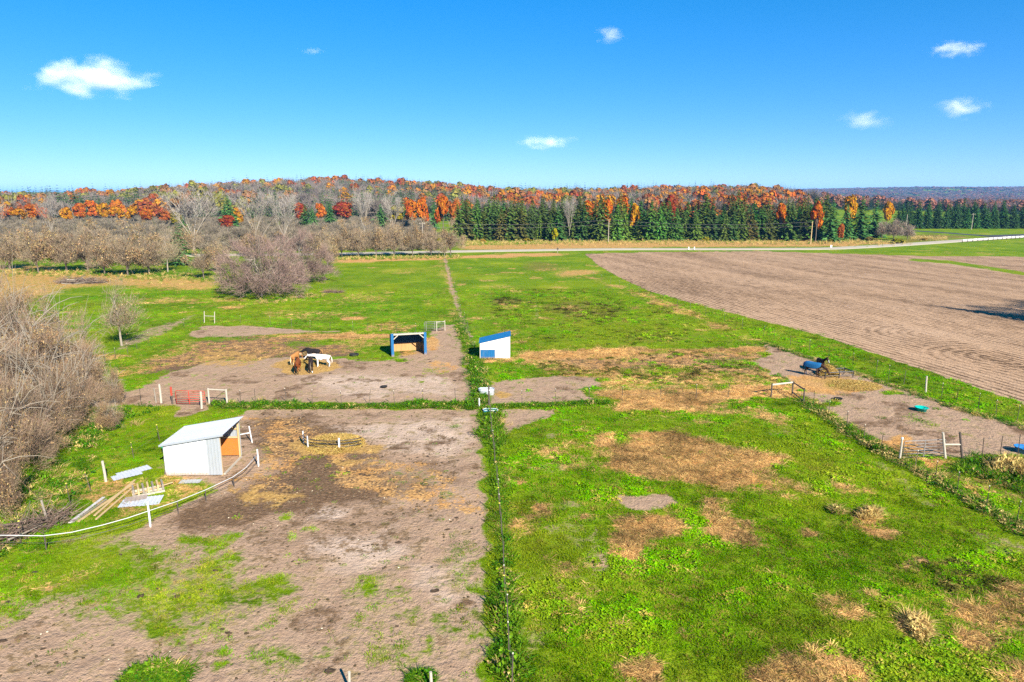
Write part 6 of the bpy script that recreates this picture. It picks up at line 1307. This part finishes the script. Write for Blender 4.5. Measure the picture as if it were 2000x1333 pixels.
        for i in range(len(sec) - 1):
            for k in range(nn - 1): F.append((i * nn + k, (i + 1) * nn + k, (i + 1) * nn + k + 1, i * nn + k + 1))
        bo = MB().add(P, F).build('blanket', blanket, o, True); so = bo.modifiers.new('thickness', 'SOLIDIFY'); so.thickness = .015; sb_ = bo.modifiers.new('smooth', 'SUBSURF'); sb_.levels = 1; sb_.render_levels = 1
    return o
HM = {'white': horse_mat('white_coat', (.56, .545, .53)), 'black': horse_mat('black_coat', (.014, .012, .013)), 'chestnut': horse_mat('chestnut_coat', (.16, .045, .012), (.05, .025, .015), .45), 'palomino': horse_mat('palomino_coat', (.34, .15, .045), (.45, .36, .25), .5), 'bay': horse_mat('dark_bay_coat', (.026, .016, .012)), 'brown': horse_mat('brown_coat', (.045, .022, .014)), 'hair_black': paint('black_hair', (.015, .012, .01), .6), 'hair_white': paint('white_hair', (.56, .51, .43), .6), 'hair_flax': paint('flaxen_hair', (.52, .43, .28), .6), 'hair_grey': paint('grey_hair', (.10, .085, .065), .6), 'blanket': paint('blue_blanket', (.012, .10, .24), .7, .2, 4)}
horse(631, 717, 183, .98, HM['white'], HM['hair_white'], 'white horse standing side on beside the hay pile', neck=(.92, .02), head=-42)
horse(612, 705, 172, 1.0, HM['black'], HM['hair_black'], 'black horse behind the white one with its head down in the hay', neck=(.88, -.42), head=-40)
horse(577, 713, 78, .93, HM['palomino'], HM['hair_flax'], 'golden horse with a pale mane behind the brown one', neck=(.8, -.30), head=-62)
horse(582, 729, 97, 1.0, HM['chestnut'], HM['hair_black'], 'reddish brown horse with its rump to the camera at the hay', neck=(.85, -.45), head=-60)
horse(608, 727, 104, .98, HM['bay'], HM['hair_grey'], 'dark bay pony with a white hind sock, rump to the camera', neck=(.8, .05), head=-40, turn=28, sock=(-1,))
horse(1586, 735, -50, 1.02, HM['brown'], HM['hair_black'], 'brown horse wearing a blue blanket at the hay rack', neck=(.8, -.35), head=-60, blanket=HM['blanket'], sock=(1,))
horse(1601, 726, -98, 1.0, HM['brown'], HM['hair_black'], 'dark brown horse with a white blaze behind the hay rack', neck=(.62, .42), head=-62, blaze=M['white_paint'], turn=25)

# ------------------------------------------------------------------ utility poles and lines, guard rail, road signs
def upole(px, py, top, label, mat='pole_wood', arm=True):
    p = at(px, py); h = topz(top, p.y); e = empty('utility_pole', (p.x, p.y, 0), R(90) * 0, label, 'utility pole', 'utility poles along the road')
    MB().tube([(0, 0, -.3), (0, 0, h * .5), (0, 0, h)], .19, 9, .13).build('shaft', M[mat], e)
    if arm:
        MB().box((0, -.16, h - .55), (1.9, .12, .14)).build('crossarm', M['grey_wood'], e)
        for x in (-.8, .8): MB().lathe([(.05, 0), (.07, .1), (.03, .2)], 8, (x, -.16, h - .47)).build('insulator', M['insulator'], e)
    return p, h
poles = [upole(826, 489, 434, 'grey utility pole in front of the roadside hedgerow'), upole(1188, 474, 429, 'pale utility pole in front of the spruce row', arm=False), upole(1583, 478, 433, 'wooden utility pole at the right end of the spruce row', 'lumber', False), upole(1769, 449, 419, 'utility pole left of the side road', arm=False), upole(1897, 449, 417, 'utility pole with a crossarm in front of the plantation')]
def cable(a, b, drop, sag, label):
    (p, h), (q, g) = a, b; A = Vector((p.x, p.y, h - drop)); B = Vector((q.x, q.y, g - drop)); pts = []
    for i in range(13): t = i / 12; c = A.lerp(B, t); c.z -= sag * 4 * t * (1 - t); pts.append(c - A)
    o = MB().tube(pts, .035, 4).build('power_cable', M['wire']); o.location = A; tag(o, label, 'cable', 'cables strung along the road')
for (i, j, s) in ((0, 1, 1.2), (1, 2, 1.4)):
    nm = ('the grey pole and the pale pole', 'the pale pole and the wooden pole')[i]
    cable(poles[i], poles[j], .15, s, f'upper power cable between {nm}'); cable(poles[i], poles[j], 1.6, s * .8, f'lower power cable between {nm}')
def guard_rail():
    P = [Vector(p) + Vector((0, 0, 0)) for p in [at(1880, 474.2), at(1910, 472.0), at(1940, 470.0), at(1975, 467.6), at(2040, 463.2)]]; o = P[0]; e = empty('guard_rail', (o.x, o.y, 0), 0, 'white guard rail on dark posts along the road at far right', 'guard rail')
    Q_ = [p - o for p in P]
    for i in range(len(Q_) - 1):
        a, b = Q_[i], Q_[i + 1]; m = max(1, round((b - a).length / 3.6))
        for k in range(m):
            c = a.lerp(b, k / m); d = a.lerp(b, (k + .82) / m); MB().beam(c + Vector((0, 0, .85)), d + Vector((0, 0, .85)), .08, .5).build('rail', M['white_paint'], e)
            MB().box((c.x, c.y + .12, .5), (.18, .18, 1.0)).build('post', M['dark_wood'], e)
guard_rail()
def sign(px, py, h, w, hh, mat, label, name='road_sign', cat='sign'):
    p = at(px, py); e = empty(name, (p.x, p.y, 0), 0, label, cat); MB().box((0, 0, h / 2), (.10, .08, h)).build('post', M['grey_wood'], e); MB().box((0, -.06, h - hh / 2), (w, .03, hh)).build('panel', M[mat], e, bevel=.01)
sign(1803, 446, 2.8, 1.1, .9, 'white_paint', 'small white sign in front of the plantation')
sign(1345, 489, 1.1, .30, .9, 'white_paint', 'left of two white roadside markers beyond the field', 'marker_post', 'marker'); sign(1356, 489, 1.1, .30, .9, 'white_paint', 'right of two white roadside markers beyond the field', 'marker_post', 'marker'); sign(1623, 486, 1.2, .6, .8, 'white_paint', 'white marker by the road near the wooden pole', 'marker_post', 'marker')
p = at(1089, 494.5); mb = empty('mailbox', (p.x, p.y, 0), 0, 'dark mailbox on a post at the corner of the far pasture', 'mailbox'); MB().box((0, 0, .55), (.16, .16, 1.1)).build('post', M['grey_wood'], mb); mm_ = MB(); mm_.tube([(0, -.55, 1.3), (0, .35, 1.3)], .30, 10); mm_.build('box', M['dark_wood'], mb)

# ------------------------------------------------------------------ brush pile, manure, stones
def brush(px, py, L, w, h, n, label, seed, mat='bark', rz=0.0, thick=.05):
    p = at(px, py); r0 = np.random.default_rng(seed); e = empty('brush_pile', (p.x, p.y, 0), rz, label, 'brush pile')
    for k in range(n):
        x = r0.uniform(-L / 2, L / 2); ln = r0.uniform(.25, .6) * L; a = r0.normal() * .35; z0 = abs(r0.normal()) * h * .25; z1 = z0 + r0.normal() * h * .35; y = r0.normal() * w * .3
        c = Vector((math.cos(a), math.sin(a), 0)) * ln / 2; m_ = Vector((x * .7, y, max(.05, h * .5 * r0.random() * (1 - abs(x) / L)))); A = m_ - c + Vector((0, 0, z0 * .3)); B = m_ + c + Vector((0, 0, max(-m_.z + .05, z1)))
        MB().tube([A, m_ + Vector((0, 0, r0.normal() * .08)), B], r0.uniform(.5, 1.6) * thick, 6, thick * .35).build('branch', M[mat if k % 4 else 'bark_pale'], e)
    q = 900; C = np.stack([r0.uniform(-L / 2, L / 2, q), r0.normal(size=q) * w * .3, np.abs(r0.normal(size=q)) * h * .3], 1); D_ = unit(r0.normal(size=(q, 3)) * np.array([1, .7, .5])); vv, ff = blades(C, C + D_ * r0.uniform(.4, 1.3, (q, 1)), np.full(q, thick * .35)); t = link_mesh('twigs', np_mesh('twigs', vv, ff), e, M['twig']); t.color = (.15, .105, .08, 1); t['kind'] = 'stuff'
brush(160, 553, 9.5, 3.0, 1.5, 26, 'brown brush pile of cut branches in the golden grass', 3, thick=.12)
brush(55, 1040, 4.2, 1.6, 1.0, 22, 'dark heap of fallen branches at the left end of the white rail', 5, 'bark_dark', R(62), .05)
brush(652, 572, 3.2, .8, .4, 8, 'small scatter of dead branches in the green pasture', 7, 'bark', 0, .05)
def clod_mesh(seed):
    b = bmesh.new(); bmesh.ops.create_icosphere(b, subdivisions=2, radius=1); r0 = np.random.default_rng(seed); off = r0.random(3) * 9
    for v_ in b.verts:
        k = .7 + .6 * (math.sin(v_.co.x * 5 + off[0]) * math.sin(v_.co.y * 6 + off[1]) * .5 + .5) * r0.uniform(.75, 1.1); v_.co = Vector((v_.co.x * k, v_.co.y * k * .8, max(-.05, v_.co.z * .5 * k * r0.uniform(.6, 1.3))))
    me = bpy.data.meshes.new('manure'); b.to_mesh(me); b.free(); me.materials.append(M['manure']); return me
CL = [clod_mesh(s) for s in range(5)]
def manure(px, py, r, label=None):
    p = at(px, py); o = link_mesh('manure_pile', random.choice(CL)); o.location = (p.x, p.y, 0.0); o.scale = (r * random.uniform(.8, 1.3), r * random.uniform(.7, 1.1), r * .8); o.rotation_euler = (0, 0, random.uniform(-.5, .5)); return o
near_m = [(68, 1118), (84, 1268), (4, 1253), (16, 1176), (236, 1084), (308, 1150), (392, 1152), (434, 1230), (446, 1237), (326, 1288), (690, 1025), (850, 1155), (775, 1224), (645, 1312), (874, 1035), (778, 1060), (892, 1012), (862, 973), (895, 900), (836, 892), (712, 929), (720, 930), (705, 927), (680, 922), (790, 892), (835, 845), (678, 828), (592, 815), (573, 832), (630, 850), (540, 820), (515, 810), (745, 958), (420, 1115), (300, 1075), (345, 1166), (275, 1165), (640, 915), (570, 862), (560, 830), (585, 818), (520, 845), (610, 825)]
for (px, py) in near_m: tag(manure(px, py, random.uniform(.09, .20)), 'dark clump of horse manure on the near paddock', 'manure', 'manure clumps on the near paddock')
for (px, py) in [(537, 744), (652, 750), (558, 733), (660, 710), (700, 703), (790, 704), (838, 703), (840, 707), (795, 710), (760, 716), (820, 700), (785, 697), (645, 730), (888, 744), (785, 689), (560, 768)]: tag(manure(px, py, random.uniform(.13, .22)), 'dark clump of horse manure in the horse paddock', 'manure', 'manure clumps in the horse paddock')
# crumbs too small to count
n = 2600; P = []; S = []
xx = rng.uniform(-22, -1, n * 3); yy = rng.uniform(22, 58, n * 3); Wc = cover(xx, yy); kk = rng.random(n * 3) < (.12 + .75 * Wc[:, DARK]) * Wc[:, SOIL].clip(0, 1); xx, yy = xx[kk], yy[kk]; n = len(xx)
M['inst_crumb'] = leafy('inst_crumb', source='INSTANCER', spread=.3, trans=0)
cs_ = source_obj('k_clod', clod_mesh(9), M['inst_crumb']); s = rng.uniform(.02, .085, n); pal = np.array([(.05, .034, .022), (.12, .085, .06), (.45, .36, .27)]); ci_ = rng.choice(3, n, p=(.58, .38, .04))
s = np.where(ci_ == 2, s * .6, s)
scatter('droppings', np.stack([xx, yy, 0 * xx], 1), np.stack([0 * xx, 0 * xx, rng.uniform(0, 6, n)], 1), np.stack([s, s, s], 1), pal[ci_], np.zeros(n), [cs_], 'small dark crumbs, clods and chips scattered over the dirt')

# ------------------------------------------------------------------ clouds and air
def cloud(px, py, wpx, hpx, label, dens, seed, dist=6500.0):
    u = (px - 1000) / FPX; v = (666.5 - py) / FPX; d = Vector((u, cP + v * sP, v * cP - sP)); c = Vector((0, 0, CAMH)) + d * dist
    w, h = wpx * 1.18 / FPX * dist, hpx * 1.12 / FPX * dist
    b = bmesh.new(); r0 = np.random.default_rng(seed)
    bmesh.ops.create_icosphere(b, subdivisions=4, radius=.5)
    for vv in b.verts:
        k = 1 + .16 * math.sin(vv.co.x * 9 + seed) * math.cos(vv.co.z * 11 + seed * 2) + .10 * math.sin(vv.co.x * 21 + vv.co.y * 13); vv.co = vv.co * k
    me = bpy.data.meshes.new('cloud'); b.to_mesh(me); b.free(); me.polygons.foreach_set('use_smooth', np.ones(len(me.polygons), bool))
    o = link_mesh('cloud', me); o.location = c; o.scale = (w, w * .6, h); tag(o, label, 'cloud')
    m, nt, out = new_mat('cloud_air'); tc = N(nt, 'ShaderNodeTexCoord'); ln_ = N(nt, 'ShaderNodeVectorMath', operation='LENGTH'); nt.links.new(tc.outputs['Object'], ln_.inputs[0])
    mp = N(nt, 'ShaderNodeMapping'); mp.inputs['Scale'].default_value = (w / h * .55, w / h * .35, 1.0); mp.inputs['Location'].default_value = (seed * 3.1, seed, 0); nt.links.new(tc.outputs['Object'], mp.inputs[0])
    nz = noise_node(nt, mp.outputs[0], 3.2, 5, .55)
    f = math_node(nt, 'SUBTRACT', math_node(nt, 'ADD', math_node(nt, 'MULTIPLY', nz, 2.2), -.30), math_node(nt, 'MULTIPLY', ln_.outputs['Value'], 2.3))
    f = math_node(nt, 'MULTIPLY', math_node(nt, 'POWER', math_node(nt, 'MULTIPLY', f, 1.25, True), 1.7), dens)
    vp = N(nt, 'ShaderNodeVolumePrincipled'); vp.inputs['Color'].default_value = (1, 1, 1, 1); vp.inputs['Anisotropy'].default_value = -.2; nt.links.new(f, vp.inputs['Density']); nt.links.new(vp.outputs[0], out.inputs['Volume']); me.materials.append(m)
cloud(182, 152, 260, 92, 'largest white cloud, in the upper left of the sky', .0065, 1)
cloud(1194, 68, 74, 46, 'small round cloud high in the middle of the sky', .0045, 2); cloud(1062, 279, 138, 40, 'flat low cloud above the middle of the wood', .0045, 3); cloud(1690, 234, 124, 52, 'faint wispy cloud left of the lower right cloud', .0028, 4); cloud(1874, 212, 110, 52, 'white cloud low on the right of the sky', .006, 5); cloud(1870, 96, 124, 40, 'flat cloud high on the right of the sky', .006, 6); cloud(610, 100, 60, 16, 'thin wisp of cloud high left of centre', .0025, 7)
HAZE_D = 0.00008
if HAZE_D:
    m, nt, out = new_mat('haze_air'); vp = N(nt, 'ShaderNodeVolumePrincipled'); vp.inputs['Color'].default_value = (.16, .48, 1.0, 1); vp.inputs['Density'].default_value = HAZE_D; vp.inputs['Anisotropy'].default_value = 0.0; nt.links.new(vp.outputs[0], out.inputs['Volume'])
    hz = MB().box((0, 8700, 39.5), (32000, 20000, 103)).build('haze', m); tag(hz, 'thin blue autumn haze over the distant hills', None, None, 'stuff')
print('instances', n_g, n_s)
